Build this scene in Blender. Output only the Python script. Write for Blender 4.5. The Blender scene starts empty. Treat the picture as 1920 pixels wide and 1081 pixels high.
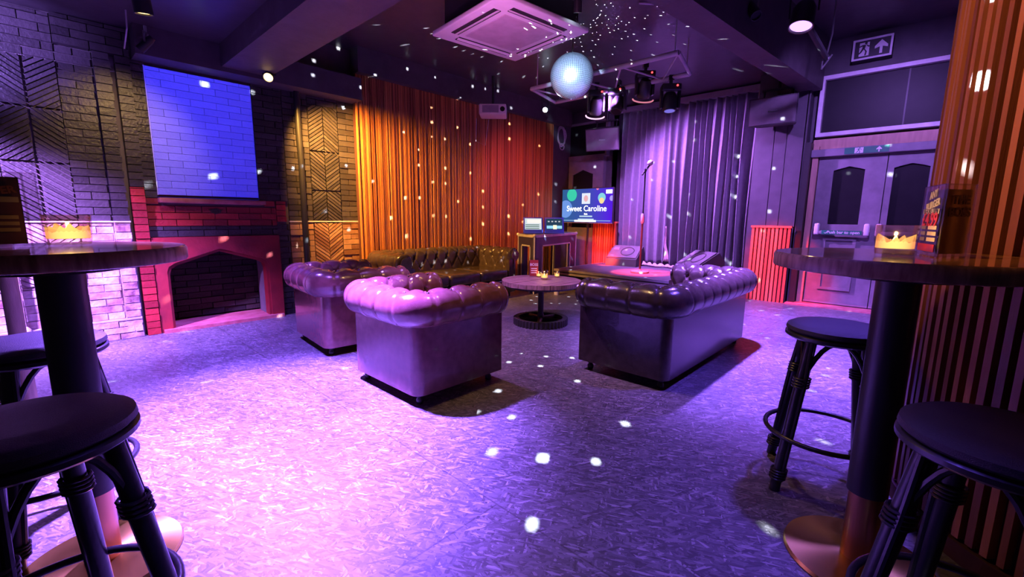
import bpy, bmesh, math, random
from mathutils import Vector, Matrix
random.seed(7)
PI = math.pi
SC = bpy.context.scene
COL = SC.collection

# ------------------------------------------------------------------ camera, world, exposure
F_PX, YAW, PITCH, ROLL, CAM_H = 827.6, math.radians(43.155), math.radians(-9.232), math.radians(0.6), 1.2
fw = Vector((-math.sin(YAW)*math.cos(PITCH), math.cos(YAW)*math.cos(PITCH), math.sin(PITCH)))
rt = Vector((math.cos(YAW), math.sin(YAW), 0)); up = rt.cross(fw)
rt, up = math.cos(ROLL)*rt + math.sin(ROLL)*up, -math.sin(ROLL)*rt + math.cos(ROLL)*up
cd = bpy.data.cameras.new('camera'); cam = bpy.data.objects.new('camera', cd); COL.objects.link(cam)
cd.sensor_width = 36; cd.lens = F_PX/1920*36; cd.clip_start = .02; cd.clip_end = 60
cam.matrix_world = Matrix(((rt.x, up.x, -fw.x, 0), (rt.y, up.y, -fw.y, 0), (rt.z, up.z, -fw.z, CAM_H), (0, 0, 0, 1)))
SC.camera = cam
SC.view_settings.view_transform = 'Standard'
SC.view_settings.look = 'None'
SC.view_settings.exposure = 0.0
SC.view_settings.gamma = 1.0
SC.view_settings.use_curve_mapping = False
SC.cycles.sample_clamp_indirect = 4
SC.cycles.caustics_reflective = False
SC.cycles.caustics_refractive = False
SC.cycles.max_bounces = 6
w = bpy.data.worlds.new('world'); SC.world = w; w.use_nodes = True
w.node_tree.nodes['Background'].inputs[0].default_value = (.30, .18, .42, 1)
w.node_tree.nodes['Background'].inputs[1].default_value = .035

def aim(o, target):
    d = Vector(target) - o.location
    o.rotation_euler = d.to_track_quat('-Z', 'Y').to_euler()
def spot(name, loc, target, power, color, angle=60, blend=.4, radius=.06):
    l = bpy.data.lights.new(name, 'SPOT'); l.energy = power; l.color = color
    l.spot_size = math.radians(angle); l.spot_blend = blend; l.shadow_soft_size = radius
    o = bpy.data.objects.new(name, l); COL.objects.link(o); o.location = loc; aim(o, target); return o
def point(name, loc, power, color, radius=.03):
    l = bpy.data.lights.new(name, 'POINT'); l.energy = power; l.color = color; l.shadow_soft_size = radius
    o = bpy.data.objects.new(name, l); COL.objects.link(o); o.location = loc; return o

VIO = (.36, .12, 1.0); MAG = (.62, .16, 1.0); BLU = (.14, .07, 1.0); WARM = (1.0, .55, .12)
# house lamps; added fills are noted
spot('purple_floor_spot', (-3.0, 1.0, 2.72), (-2.58, .84, 0), 13500, (.27, .115, 1), 63, 1, .06)
spot('violet_sofa_spot', (-1.38, 4.25, 2.88), (-.85, 4.75, 0), 6000, (.27, .115, 1), 92, 1, .06)
spot('violet_wall_spot', (-4.45, -.7, 2.2), (-5.6, -.05, .4), 3000, (.42, .19, 1), 74, 1, .06)
spot('violet_brick_spot', (-4.7, -.8, 2.45), (-5.6, -.25, 2.55), 480, (.36, .20, 1), 64, 1, .05)
spot('violet_door_fill', (-.5, 5.0, 3.3), (-.8, 7.6, 1.4), 430, (.40, .19, 1), 90, .9, .06)  # added violet fill to brighten the exit doors, no fixture of its own
spot('blue_floor_fill', (-.80, 1.05, 2.8), (-.80, 1.0, 0), 360, (.17, .085, 1), 60, 1, .07)  # added blue fill for the foreground floor
spot('violet_lounge_fill', (-3.3, 2.3, 2.75), (-2.85, 3.4, 0), 620, (.48, .20, 1), 80, 1, .07)  # added violet light over the coffee table area
spot('violet_hearth_fill', (-4.45, .8, 2.55), (-4.5, .85, 0), 1500, (.24, .11, 1), 78, 1, .06)  # added to carry violet across the floor towards the fireplace
spot('blue_stool_spot', (-.2, 3.3, 2.9), (-.4, 2.9, 0), 700, (.17, .08, 1), 66, 1, .07)
spot('warm_wall_spot', (-5.02, 1.98, 2.57), (-5.6, 3.4, 1.2), 1350, (1, .45, .08), 88, 1, .03)
spot('red_slat_spot', (-3.9, 5.0, 2.7), (-5.5, 6.2, 1.0), 130, (1, .13, .06), 95, 1, .05)
spot('warm_ceiling_spot', (-4.28, .69, 2.56), (-5.58, .62, 1.75), 60, (1, .6, .25), 60, .9, .03)
spot('warm_room_fill', (-1.9, 2.2, 2.75), (-1.9, 2.7, 0), 95, (1, .52, .2), 120, 1, .08)  # added weak warm fill for brown shadows and leather highlights
spot('amber_column_fill', (-.9, 1.1, 2.7), (.3, 2.0, 1.9), 170, (1, .42, .14), 64, 1, .08)  # added amber light to brighten the column above the table
spot('stage_violet_spot', (-3.75, 6.15, 3.0), (-2.8, 7.75, 1.1), 1900, (.50, .18, 1), 100, .9, .05)
spot('stage_fill_spot', (-3.2, 5.2, 2.75), (-4.4, 7.6, 1.6), 620, (.52, .2, 1), 80, 1, .06)  # added fill turning the back left of the stage violet
spot('stage_red_spot', (-3.33, 5.45, 2.6), (-3.33, 6.6, .33), 5500, (1, .03, .06), 24, .8, .03)
spot('red_panel_spot', (-2.3, 5.37, 2.62), (-1.6, 7.3, .6), 1700, (1, .04, .03), 23, .8, .03)
spot('red_side_spot', (-4.25, 6.9, .45), (-4.45, 7.5, .5), 60, (1, .05, .03), 110, .8, .03)
spot('pink_ac_fill', (-2.2, 1.9, 1.9), (-2.99, 3.1, 2.83), 85, (.9, .24, .66), 70, 1, .1)  # added mid-air light that turns the air conditioner pink from below
spot('ball_pin_spot', (-4.55, 5.6, 2.8), (-2.91, 3.98, 2.649), 900, (.45, .65, 1), 12, .3, .03)
spot('ball_front_spot', (-2.0, 2.5, 2.4), (-2.91, 3.98, 2.649), 900, (.45, .65, 1), 17, .4, .03)
# projector picture: a plain blue field that fills the white-painted brick rectangle
PX, PY, PZ = -3.0, 1.29, 2.58
pl = bpy.data.lights.new('blue_projection', 'SPOT'); pl.energy = 620; pl.color = (.028, .034, 1); pl.spot_size = math.radians(100); pl.spot_blend = 0; pl.shadow_soft_size = .01
po = bpy.data.objects.new('blue_projection', pl); COL.objects.link(po)
po.matrix_world = Matrix(((0, 0, 1, PX), (1, 0, 0, PY), (0, 1, 0, PZ), (0, 0, 0, 1)))
pl.use_nodes = True; nt = pl.node_tree
def _n(t, **k):
    n = nt.nodes.new(t)
    for a, b in k.items(): setattr(n, a, b)
    return n
tc = _n('ShaderNodeTexCoord'); sx = _n('ShaderNodeSeparateXYZ'); nt.links.new(tc.outputs['Normal'], sx.inputs[0])
def between(sock, lo, hi):
    dv = _n('ShaderNodeMath', operation='DIVIDE'); nt.links.new(sock, dv.inputs[0]); nt.links.new(sx.outputs[2], dv.inputs[1])
    mu = _n('ShaderNodeMath', operation='MULTIPLY'); nt.links.new(dv.outputs[0], mu.inputs[0]); mu.inputs[1].default_value = -(PX + 5.565)
    a = _n('ShaderNodeMath', operation='GREATER_THAN'); nt.links.new(mu.outputs[0], a.inputs[0]); a.inputs[1].default_value = lo
    b = _n('ShaderNodeMath', operation='LESS_THAN'); nt.links.new(mu.outputs[0], b.inputs[0]); b.inputs[1].default_value = hi
    c = _n('ShaderNodeMath', operation='MULTIPLY'); nt.links.new(a.outputs[0], c.inputs[0]); nt.links.new(b.outputs[0], c.inputs[1]); return c.outputs[0]
m_ = _n('ShaderNodeMath', operation='MULTIPLY')
nt.links.new(between(sx.outputs[0], .842-PY, 1.745-PY), m_.inputs[0]); nt.links.new(between(sx.outputs[1], 1.376-PZ, 2.572-PZ), m_.inputs[1])
nt.links.new(m_.outputs[0], nt.nodes['Emission'].inputs['Strength'])

# ------------------------------------------------------------------ materials
MATS = {}
def mat(name, color, rough=.5, metal=0.0, var=.15, scale=8, bump=0.0, bscale=60, emit=None, es=1.0, coat=0.0, spec=.5, stretch=(1, 1, 1), color2=None, island=False, iw=.55, trans=0.0, sheen=0.0, aniso=0.0):
    if name in MATS: return MATS[name]
    m = bpy.data.materials.new(name); m.use_nodes = True; MATS[name] = m
    t = m.node_tree; b = t.nodes['Principled BSDF']
    b.inputs['Roughness'].default_value = rough; b.inputs['Metallic'].default_value = metal
    b.inputs['Coat Weight'].default_value = coat; b.inputs['Specular IOR Level'].default_value = spec
    b.inputs['Transmission Weight'].default_value = trans; b.inputs['Sheen Weight'].default_value = sheen
    if aniso: b.inputs['Anisotropic'].default_value = aniso
    c2 = color2 or tuple(c*(1-var*1.6) for c in color)
    tcn = t.nodes.new('ShaderNodeTexCoord'); mp = t.nodes.new('ShaderNodeMapping'); mp.inputs['Scale'].default_value = stretch
    t.links.new(tcn.outputs['Object'], mp.inputs[0])
    nz = t.nodes.new('ShaderNodeTexNoise'); nz.inputs['Scale'].default_value = scale; nz.inputs['Detail'].default_value = 5
    t.links.new(mp.outputs[0], nz.inputs['Vector'])
    cr = t.nodes.new('ShaderNodeValToRGB'); cr.color_ramp.elements[0].position = .32; cr.color_ramp.elements[1].position = .68
    cr.color_ramp.elements[0].color = (*c2, 1); cr.color_ramp.elements[1].color = (*color, 1)
    if island:
        g = t.nodes.new('ShaderNodeNewGeometry'); ad = t.nodes.new('ShaderNodeMath'); ad.operation = 'MULTIPLY_ADD'
        t.links.new(g.outputs['Random Per Island'], ad.inputs[0]); ad.inputs[1].default_value = iw
        mm = t.nodes.new('ShaderNodeMath'); mm.operation = 'MULTIPLY'; t.links.new(nz.outputs[0], mm.inputs[0]); mm.inputs[1].default_value = 1-iw
        t.links.new(mm.outputs[0], ad.inputs[2]); t.links.new(ad.outputs[0], cr.inputs[0])
    else: t.links.new(nz.outputs[0], cr.inputs[0])
    t.links.new(cr.outputs[0], b.inputs['Base Color'])
    if bump:
        n2 = t.nodes.new('ShaderNodeTexNoise'); n2.inputs['Scale'].default_value = bscale; n2.inputs['Detail'].default_value = 4
        t.links.new(mp.outputs[0], n2.inputs['Vector'])
        bp = t.nodes.new('ShaderNodeBump'); bp.inputs['Strength'].default_value = bump; bp.inputs['Distance'].default_value = .01
        t.links.new(n2.outputs[0], bp.inputs['Height']); t.links.new(bp.outputs[0], b.inputs['Normal'])
    if emit:
        b.inputs['Emission Color'].default_value = (*emit, 1); b.inputs['Emission Strength'].default_value = es
    return m

def floor_mat():
    m = bpy.data.materials.new('dark_strand_board'); m.use_nodes = True; t = m.node_tree; b = t.nodes['Principled BSDF']
    L = t.links.new; N = t.nodes.new
    tcn = N('ShaderNodeTexCoord'); prev = None; prevh = None
    for k, (ang, sc) in enumerate([(.15, 1), (1.1, 1.15), (2.05, .9), (2.7, 1.3)]):
        r0 = N('ShaderNodeMapping'); r0.inputs['Rotation'].default_value = (0, 0, ang); L(tcn.outputs['Object'], r0.inputs[0])
        mp = N('ShaderNodeMapping'); mp.inputs['Scale'].default_value = (19*sc, 100*sc, 1); L(r0.outputs[0], mp.inputs[0])
        wn = N('ShaderNodeTexNoise'); wn.inputs['Scale'].default_value = 1.3; L(mp.outputs[0], wn.inputs['Vector'])
        mixv = N('ShaderNodeVectorMath'); mixv.operation = 'MULTIPLY_ADD'; L(wn.outputs['Color'], mixv.inputs[0]); mixv.inputs[1].default_value = (.8, .8, 0); L(mp.outputs[0], mixv.inputs[2])
        vo = N('ShaderNodeTexVoronoi'); vo.inputs['Scale'].default_value = 1.0; L(mixv.outputs[0], vo.inputs['Vector'])
        bw = N('ShaderNodeSeparateColor'); L(vo.outputs['Color'], bw.inputs[0])
        if prev is None: prev = bw.outputs[0]
        else:
            msk = N('ShaderNodeMath'); msk.operation = 'GREATER_THAN'; L(bw.outputs[1], msk.inputs[0]); msk.inputs[1].default_value = .62
            mx = N('ShaderNodeMix'); L(msk.outputs[0], mx.inputs[0]); L(prev, mx.inputs[2]); L(bw.outputs[0], mx.inputs[3]); prev = mx.outputs[0]
    cr = N('ShaderNodeValToRGB'); e = cr.color_ramp.elements
    e[0].position = 0; e[0].color = (.055, .05, .055, 1); e[1].position = 1; e[1].color = (.30, .28, .29, 1)
    x = e.new(.55); x.color = (.12, .11, .12, 1); x = e.new(.86); x.color = (.17, .155, .165, 1)
    L(prev, cr.inputs[0])
    big = N('ShaderNodeTexNoise'); big.inputs['Scale'].default_value = .9; big.inputs['Detail'].default_value = 6; L(tcn.outputs['Object'], big.inputs['Vector'])
    rm = N('ShaderNodeMapRange'); rm.inputs[1].default_value = .3; rm.inputs[2].default_value = .7; rm.inputs[3].default_value = .55; rm.inputs[4].default_value = 1.25; L(big.outputs[0], rm.inputs[0])
    mul = N('ShaderNodeMix'); mul.data_type = 'RGBA'; mul.blend_type = 'MULTIPLY'; mul.inputs[0].default_value = 1; L(cr.outputs[0], mul.inputs[6]); L(rm.outputs[0], mul.inputs[7])
    br = N('ShaderNodeTexBrick'); br.inputs['Scale'].default_value = 1; br.inputs['Brick Width'].default_value = 2.4; br.inputs['Row Height'].default_value = 1.2; br.inputs['Mortar Size'].default_value = .004
    br.inputs['Color1'].default_value = br.inputs['Color2'].default_value = (1, 1, 1, 1); br.inputs['Mortar'].default_value = (.55, .55, .55, 1); L(tcn.outputs['Object'], br.inputs['Vector'])
    m2 = N('ShaderNodeMix'); m2.data_type = 'RGBA'; m2.blend_type = 'MULTIPLY'; m2.inputs[0].default_value = 1; L(mul.outputs[2], m2.inputs[6]); L(br.outputs['Color'], m2.inputs[7])
    L(m2.outputs[2], b.inputs['Base Color'])
    b.inputs['Roughness'].default_value = .42
    bp = N('ShaderNodeBump'); bp.inputs['Strength'].default_value = .45; bp.inputs['Distance'].default_value = .004; L(prev, bp.inputs['Height']); L(bp.outputs[0], b.inputs['Normal'])
    return m

M_FLOOR = floor_mat()
M_CEIL = mat('black_ceiling_paint', (.075, .065, .075), .34, bump=.1, bscale=20)
M_BEAM = mat('dark_plaster', (.09, .075, .085), .6, bump=.2, bscale=30)
M_DARKWALL = mat('aubergine_wall_paint', (.085, .075, .09), .55)
M_BLACKBRICK = mat('black_painted_brick', (.06, .052, .056), .36, var=.3, scale=25, bump=.5, bscale=45, island=True)
M_RAWBRICK = mat('bare_stained_brick', (.72, .60, .62), .75, color2=(.18, .075, .085), scale=11, bump=.6, bscale=45, island=True, iw=.22)
M_OCHRE = mat('warm_bare_brick', (.42, .24, .15), .7, color2=(.20, .085, .05), scale=14, bump=.5, bscale=45, island=True)
M_REDBRICK = mat('red_painted_brick', (.44, .03, .03), .45, color2=(.24, .016, .02), scale=10, bump=.5, bscale=40, island=True)
M_REDSTONE = mat('red_painted_stone', (.36, .028, .03), .45, color2=(.22, .02, .025), scale=6, bump=.25, bscale=30)
M_PINKSTONE = mat('worn_pink_stone', (.55, .20, .19), .55, color2=(.42, .10, .10), scale=10, bump=.3)
M_SCREEN = mat('white_painted_brick', (.32, .32, .32), .55, var=.08, scale=12, bump=.4, bscale=40, island=True)
M_MORTAR = mat('grey_mortar', (.17, .145, .145), .9)
M_RAWMORTAR = mat('pale_mortar', (.55, .48, .48), .9, var=.3)
M_SOOT = mat('sooty_brick', (.05, .035, .03), .9, color2=(.02, .016, .015), scale=12, bump=.5, island=True)
M_WHITE = mat('white_trim_paint', (.75, .72, .74), .4)
M_SLAT = mat('stained_timber_slat', (.58, .22, .07), .42, color2=(.27, .085, .028), scale=7, stretch=(4, 4, .25), bump=.1, island=True)
M_SLATGAP = mat('dark_slat_backing', (.06, .012, .012), .8)
M_COLSLAT = mat('column_timber_slat', (.40, .155, .07), .4, color2=(.17, .055, .03), scale=6, stretch=(4, 4, .3), bump=.1, island=True)
M_REDSLAT = mat('red_timber_slat', (.62, .20, .09), .4, color2=(.40, .10, .05), scale=6, stretch=(4, 4, .3), island=True)
M_LEATHER = mat('oxblood_leather', (.22, .085, .085), .23, color2=(.15, .055, .055), scale=18, bump=.10, bscale=160, coat=.5)
M_LEATHER2 = mat('brown_leather', (.062, .042, .038), .22, color2=(.036, .024, .021), scale=18, bump=.12, bscale=160, coat=.25)
M_BUTTON = mat('leather_button', (.05, .02, .02), .35)
M_FOOT = mat('black_castor', (.02, .02, .02), .4)
M_BLACK = mat('black_satin', (.018, .018, .02), .45)
M_BLACKMETAL = mat('black_powder_coat', (.022, .022, .024), .38, bump=.05)
M_CHROME = mat('brushed_metal', (.6, .6, .62), .3, 1.0)
M_TRUSS = mat('aluminium_truss', (.62, .60, .62), .38, .15)
M_BRASS = mat('brushed_brass', (.90, .58, .14), .26, 1.0, var=.1, aniso=.7)
M_COPPER = mat('copper_sleeve', (.62, .28, .15), .3, 1.0, var=.1)
M_TABLE = mat('varnished_wood', (.50, .27, .14), .15, color2=(.34, .16, .075), scale=5, stretch=(1, 14, 1), coat=.5)
M_TABLEEDGE = mat('wood_edge_grain', (.50, .31, .19), .4, color2=(.20, .10, .055), scale=10, stretch=(6, 6, 1))
M_RUSTIC = mat('rough_weathered_wood', (.42, .25, .20), .55, color2=(.18, .10, .085), scale=6, stretch=(1, 9, 1), bump=.5, bscale=30)
M_IRON = mat('cast_iron', (.045, .04, .04), .5, .3, bump=.3, bscale=50)
M_WOVEN = mat('black_woven_cane', (.03, .028, .033), .5, bump=.35, bscale=420, stretch=(1, 1, 1))
M_CANE = mat('black_rattan', (.022, .02, .022), .33, bump=.1)
M_CURTAIN = mat('dark_velvet_curtain', (.20, .18, .22), .85, var=.1, scale=20, sheen=.3)
M_STAGE = mat('stage_carpet', (.13, .11, .13), .9, bump=.3, bscale=200)
M_TRIMGREY = mat('grey_edge_trim', (.30, .27, .28), .5)
M_SPK = mat('speaker_vinyl', (.06, .055, .06), .6, bump=.3, bscale=150)
M_GRILLE = mat('speaker_grille', (.19, .17, .18), .5, bump=.8, bscale=300)
M_DOOR = mat('grey_purple_door_paint', (.24, .22, .25), .45)
M_DARKGLASS = mat('blacked_out_glass', (.012, .012, .014), .45, spec=.2)
M_FRAMEWOOD = mat('bare_pine_frame', (.55, .33, .24), .55, stretch=(3, 3, .4), scale=8)
M_GREEN = mat('green_sign_film', (.03, .24, .14), .35)
M_SIGNWHITE = mat('white_sign_film', (.82, .82, .82), .4)
M_PLASTIC = mat('white_plastic', (.80, .76, .78), .4, var=.05)
M_VENT = mat('dark_vent', (.03, .025, .03), .7)
M_CASEPANEL = mat('blue_black_laminate', (.035, .03, .09), .45)
M_LAPTOP = mat('glowing_blue_plastic', (.03, .05, .5), .35, emit=(.04, .06, .9), es=.12)  # case plastic given a faint blue glow of its own
M_BEIGE = mat('beige_cane', (.52, .40, .26), .5, stretch=(6, 6, .6), bump=.2)
M_CABLE = mat('grey_cable', (.55, .50, .56), .5)
M_PAPER = mat('black_print', (.022, .016, .016), .35)
M_REDPRINT = mat('red_print', (.75, .05, .05), .35)
M_WHITEPRINT = mat('white_print', (.80, .74, .70), .4)
M_DARKPRINT = mat('dark_brown_print', (.10, .06, .055), .4)  # darker brown print for the left card and the side face
M_CLOTH = mat('pale_pink_cloth', (.70, .52, .55), .8, bump=.2)
M_CERAMIC = mat('white_ceramic', (.75, .72, .70), .3)
M_TILE = mat('mirror_tile', (.74, .84, .96), .30, .85, var=.04)
M_BALL = None
def backface_black(name):
    m = bpy.data.materials.new(name); m.use_nodes = True; t = m.node_tree
    b = t.nodes['Principled BSDF']; b.inputs['Base Color'].default_value = (.0, .0, .0, 1); b.inputs['Specular IOR Level'].default_value = 0; b.inputs['Roughness'].default_value = 1
    nz = t.nodes.new('ShaderNodeTexNoise'); nz.inputs['Scale'].default_value = 30
    return m
M_BALL = backface_black('black_ball_grout')
def emis(name, color, strength):
    m = bpy.data.materials.new(name); m.use_nodes = True; t = m.node_tree; t.nodes.clear()
    e = t.nodes.new('ShaderNodeEmission'); o = t.nodes.new('ShaderNodeOutputMaterial'); e.inputs[0].default_value = (*color, 1); e.inputs[1].default_value = strength
    t.links.new(e.outputs[0], o.inputs[0]); return m
E_WARM = emis('warm_lamp_glow', (1, .62, .2), 5)
E_VIO = emis('violet_lamp_glow', (.55, .28, 1), 2.6)
E_BLUE = emis('cool_pin_glow', (.65, .8, 1), 16)
E_RED = emis('red_led', (1, .05, .06), 4)
E_RING = emis('pink_halo_ring', (1, .55, .9), 1.6)
E_RINGDIM = emis('dim_pink_halo_ring', (1, .3, .45), .7)
E_WHITE = emis('white_screen_text', (1, 1, 1), 1.6)
E_GREEN = emis('green_laser_glow', (.05, .8, .2), .6)
def screen_mat():
    m = bpy.data.materials.new('blue_screen_gradient'); m.use_nodes = True; t = m.node_tree; t.nodes.clear()
    tcn = t.nodes.new('ShaderNodeTexCoord'); s = t.nodes.new('ShaderNodeSeparateXYZ'); t.links.new(tcn.outputs['Generated'], s.inputs[0])
    cr = t.nodes.new('ShaderNodeValToRGB'); e = cr.color_ramp.elements; e[0].color = (.03, .12, .30, 1); e[1].color = (.10, .01, .80, 1); x = e.new(.5); x.color = (.05, .08, .42, 1)
    t.links.new(s.outputs[0], cr.inputs[0]); em = t.nodes.new('ShaderNodeEmission'); em.inputs[1].default_value = 1.0; t.links.new(cr.outputs[0], em.inputs[0])
    o = t.nodes.new('ShaderNodeOutputMaterial'); t.links.new(em.outputs[0], o.inputs[0]); return m
M_TVSCREEN = screen_mat()
def glass_mat(name, tint, gloss=.12, milk=None, mf=0.0):
    m = bpy.data.materials.new(name); m.use_nodes = True; t = m.node_tree; t.nodes.clear()
    tr = t.nodes.new('ShaderNodeBsdfTransparent'); tr.inputs[0].default_value = (*tint, 1)
    gl = t.nodes.new('ShaderNodeBsdfGlossy'); gl.inputs['Roughness'].default_value = .08
    mx = t.nodes.new('ShaderNodeMixShader'); lw = t.nodes.new('ShaderNodeLayerWeight'); lw.inputs[0].default_value = .25
    ma = t.nodes.new('ShaderNodeMath'); ma.operation = 'MULTIPLY_ADD'; ma.inputs[1].default_value = .5; ma.inputs[2].default_value = gloss * .4
    t.links.new(lw.outputs['Facing'], ma.inputs[0]); t.links.new(ma.outputs[0], mx.inputs[0]); t.links.new(tr.outputs[0], mx.inputs[1]); t.links.new(gl.outputs[0], mx.inputs[2])
    o = t.nodes.new('ShaderNodeOutputMaterial'); t.links.new(mx.outputs[0], o.inputs[0])
    if milk:   # frosted, light-catching share of the glass
        tl = t.nodes.new('ShaderNodeBsdfTranslucent'); tl.inputs[0].default_value = (*milk, 1); m2 = t.nodes.new('ShaderNodeMixShader'); m2.inputs[0].default_value = mf
        t.links.new(mx.outputs[0], m2.inputs[1]); t.links.new(tl.outputs[0], m2.inputs[2]); t.links.new(m2.outputs[0], o.inputs[0])
    return m
M_AMBER = glass_mat('amber_candle_glass', (.97, .89, .80))
M_ACRYLIC = glass_mat('clear_acrylic', (.93, .90, .90), .2)
def flame_mat():
    m = bpy.data.materials.new('glowing_wax'); m.use_nodes = True; t = m.node_tree; t.nodes.clear()
    lw = t.nodes.new('ShaderNodeLayerWeight'); lw.inputs[0].default_value = .5
    cr = t.nodes.new('ShaderNodeValToRGB'); e = cr.color_ramp.elements; e[0].color = (1, .68, .20, 1); e[1].color = (.75, .30, .12, 1); e[1].position = .55
    t.links.new(lw.outputs['Facing'], cr.inputs[0]); em = t.nodes.new('ShaderNodeEmission'); em.inputs[1].default_value = 1.7; t.links.new(cr.outputs[0], em.inputs[0])
    o = t.nodes.new('ShaderNodeOutputMaterial'); t.links.new(em.outputs[0], o.inputs[0]); return m
M_WAX = flame_mat()
E_FLAME = emis('candle_flame', (1, .75, .30), 7)

# ------------------------------------------------------------------ mesh builder
class MB:
    def __init__(s): s.v = []; s.f = []
    def add(s, vs, fs):
        o = len(s.v); s.v += [tuple(v) for v in vs]; s.f += [tuple(i+o for i in f) for f in fs]; return s
    def box(s, c, d, rot=None):
        x, y, z = d[0]/2, d[1]/2, d[2]/2
        vs = [Vector(p) for p in ((-x,-y,-z),(x,-y,-z),(x,y,-z),(-x,y,-z),(-x,-y,z),(x,-y,z),(x,y,z),(-x,y,z))]
        if rot is not None: vs = [rot @ v for v in vs]
        return s.add([v+Vector(c) for v in vs], [(3,2,1,0),(4,5,6,7),(0,1,5,4),(1,2,6,5),(2,3,7,6),(3,0,4,7)])
    def bb(s, x0, x1, y0, y1, z0, z1): return s.box(((x0+x1)/2, (y0+y1)/2, (z0+z1)/2), (abs(x1-x0), abs(y1-y0), abs(z1-z0)))
    def rbox(s, c, d, r=.01, seg=3, rot=None):
        bm = bmesh.new(); bmesh.ops.create_cube(bm, size=1)
        for v in bm.verts: v.co = Vector((v.co.x*d[0], v.co.y*d[1], v.co.z*d[2]))
        bmesh.ops.bevel(bm, geom=bm.edges[:], offset=r, segments=seg, affect='EDGES', profile=.5)
        bm.verts.index_update()
        vs = [v.co.copy() for v in bm.verts]; fs = [[v.index for v in f.verts] for f in bm.faces]; bm.free()
        if rot is not None: vs = [rot @ v for v in vs]
        return s.add([v+Vector(c) for v in vs], fs)
    def tube(s, pts, r, seg=10, cap=True, closed=False):
        pts = [Vector(p) for p in pts]; n = len(pts); rs = r if isinstance(r, (list, tuple)) else [r]*n
        vs = []; fs = []; prev = None
        for i, p in enumerate(pts):
            if closed: t = pts[(i+1) % n]-pts[i-1]
            else: t = pts[min(i+1, n-1)]-pts[max(i-1, 0)]
            t.normalize()
            if prev is None: a = t.orthogonal().normalized()
            else:
                a = prev - t*prev.dot(t)
                a = a.normalized() if a.length > 1e-6 else t.orthogonal().normalized()
            prev = a; b = t.cross(a)
            vs += [p + rs[i]*(math.cos(2*PI*k/seg)*a + math.sin(2*PI*k/seg)*b) for k in range(seg)]
        for i in range(n if closed else n-1):
            j = (i+1) % n
            fs += [(i*seg+k, i*seg+(k+1) % seg, j*seg+(k+1) % seg, j*seg+k) for k in range(seg)]
        if cap and not closed: fs += [tuple(range(seg-1, -1, -1)), tuple((n-1)*seg+k for k in range(seg))]
        return s.add(vs, fs)
    def cyl(s, a, b, r, r2=None, seg=24): return s.tube([a, b], [r, r if r2 is None else r2], seg)
    def lathe(s, prof, c=(0, 0, 0), seg=32, rot=None):
        vs = []; fs = []; n = len(prof)
        for k in range(seg):
            t = 2*PI*k/seg
            for r, z in prof:
                v = Vector((r*math.cos(t), r*math.sin(t), z))
                if rot is not None: v = rot @ v
                vs.append(v + Vector(c))
        for k in range(seg):
            j = (k+1) % seg
            fs += [(k*n+i, j*n+i, j*n+i+1, k*n+i+1) for i in range(n-1)]
        return s.add(vs, fs)
    def prism(s, poly, a, b, fn):
        n = len(poly); vs = [fn(p[0], p[1], a) for p in poly]+[fn(p[0], p[1], b) for p in poly]
        return s.add(vs, [tuple(range(n-1, -1, -1)), tuple(range(n, 2*n))]+[(i, (i+1) % n, n+(i+1) % n, n+i) for i in range(n)])
    def sphere(s, c, r, seg=16, rings=10, sc=(1, 1, 1)):
        prof = [(r*math.sin(PI*i/rings), -r*math.cos(PI*i/rings)) for i in range(rings+1)]
        vs = []; n = rings+1; fs = []
        for k in range(seg):
            t = 2*PI*k/seg
            vs += [(c[0]+p[0]*math.cos(t)*sc[0], c[1]+p[0]*math.sin(t)*sc[1], c[2]+p[1]*sc[2]) for p in prof]
        for k in range(seg):
            j = (k+1) % seg; fs += [(k*n+i, j*n+i, j*n+i+1, k*n+i+1) for i in range(n-1)]
        return s.add(vs, fs)
    def build(s, name, m, parent=None, smooth=False, label=None, loc=None, rot=None, fix=True):
        me = bpy.data.meshes.new(name); me.from_pydata(s.v, [], s.f)
        if fix:
            bm = bmesh.new(); bm.from_mesh(me); bmesh.ops.remove_doubles(bm, verts=bm.verts, dist=1e-6); bmesh.ops.recalc_face_normals(bm, faces=bm.faces); bm.to_mesh(me); bm.free()
        if smooth:
            for p in me.polygons: p.use_smooth = True
            try: me.set_sharp_from_angle(angle=math.radians(42))
            except Exception: pass
        me.materials.append(m); o = bpy.data.objects.new(name, me); COL.objects.link(o)
        if parent is not None: o.parent = parent
        if label: o['label'] = label
        if loc is not None: o.location = loc
        if rot is not None: o.rotation_euler = rot
        return o
def tag(o, label, cat, group=None, kind=None):
    o['label'] = label; o['category'] = cat
    if group: o['group'] = group
    if kind: o['kind'] = kind
    return o
def thing(name, label, cat, loc=(0, 0, 0), rotz=0, group=None, kind=None):
    o = bpy.data.objects.new(name, None); COL.objects.link(o); o.location = loc; o.rotation_euler = (0, 0, rotz); o.empty_display_size = .1
    return tag(o, label, cat, group, kind)
def dup(root, loc, rotz, label, group=None):
    r = root.copy(); COL.objects.link(r); r.location = loc; r.rotation_euler = (0, 0, rotz); r['label'] = label
    if group: r['group'] = group
    for ch in list(root.children):
        c = ch.copy(); COL.objects.link(c); c.parent = r
        for g in list(ch.children):
            d = g.copy(); COL.objects.link(d); d.parent = c
    return r
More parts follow.
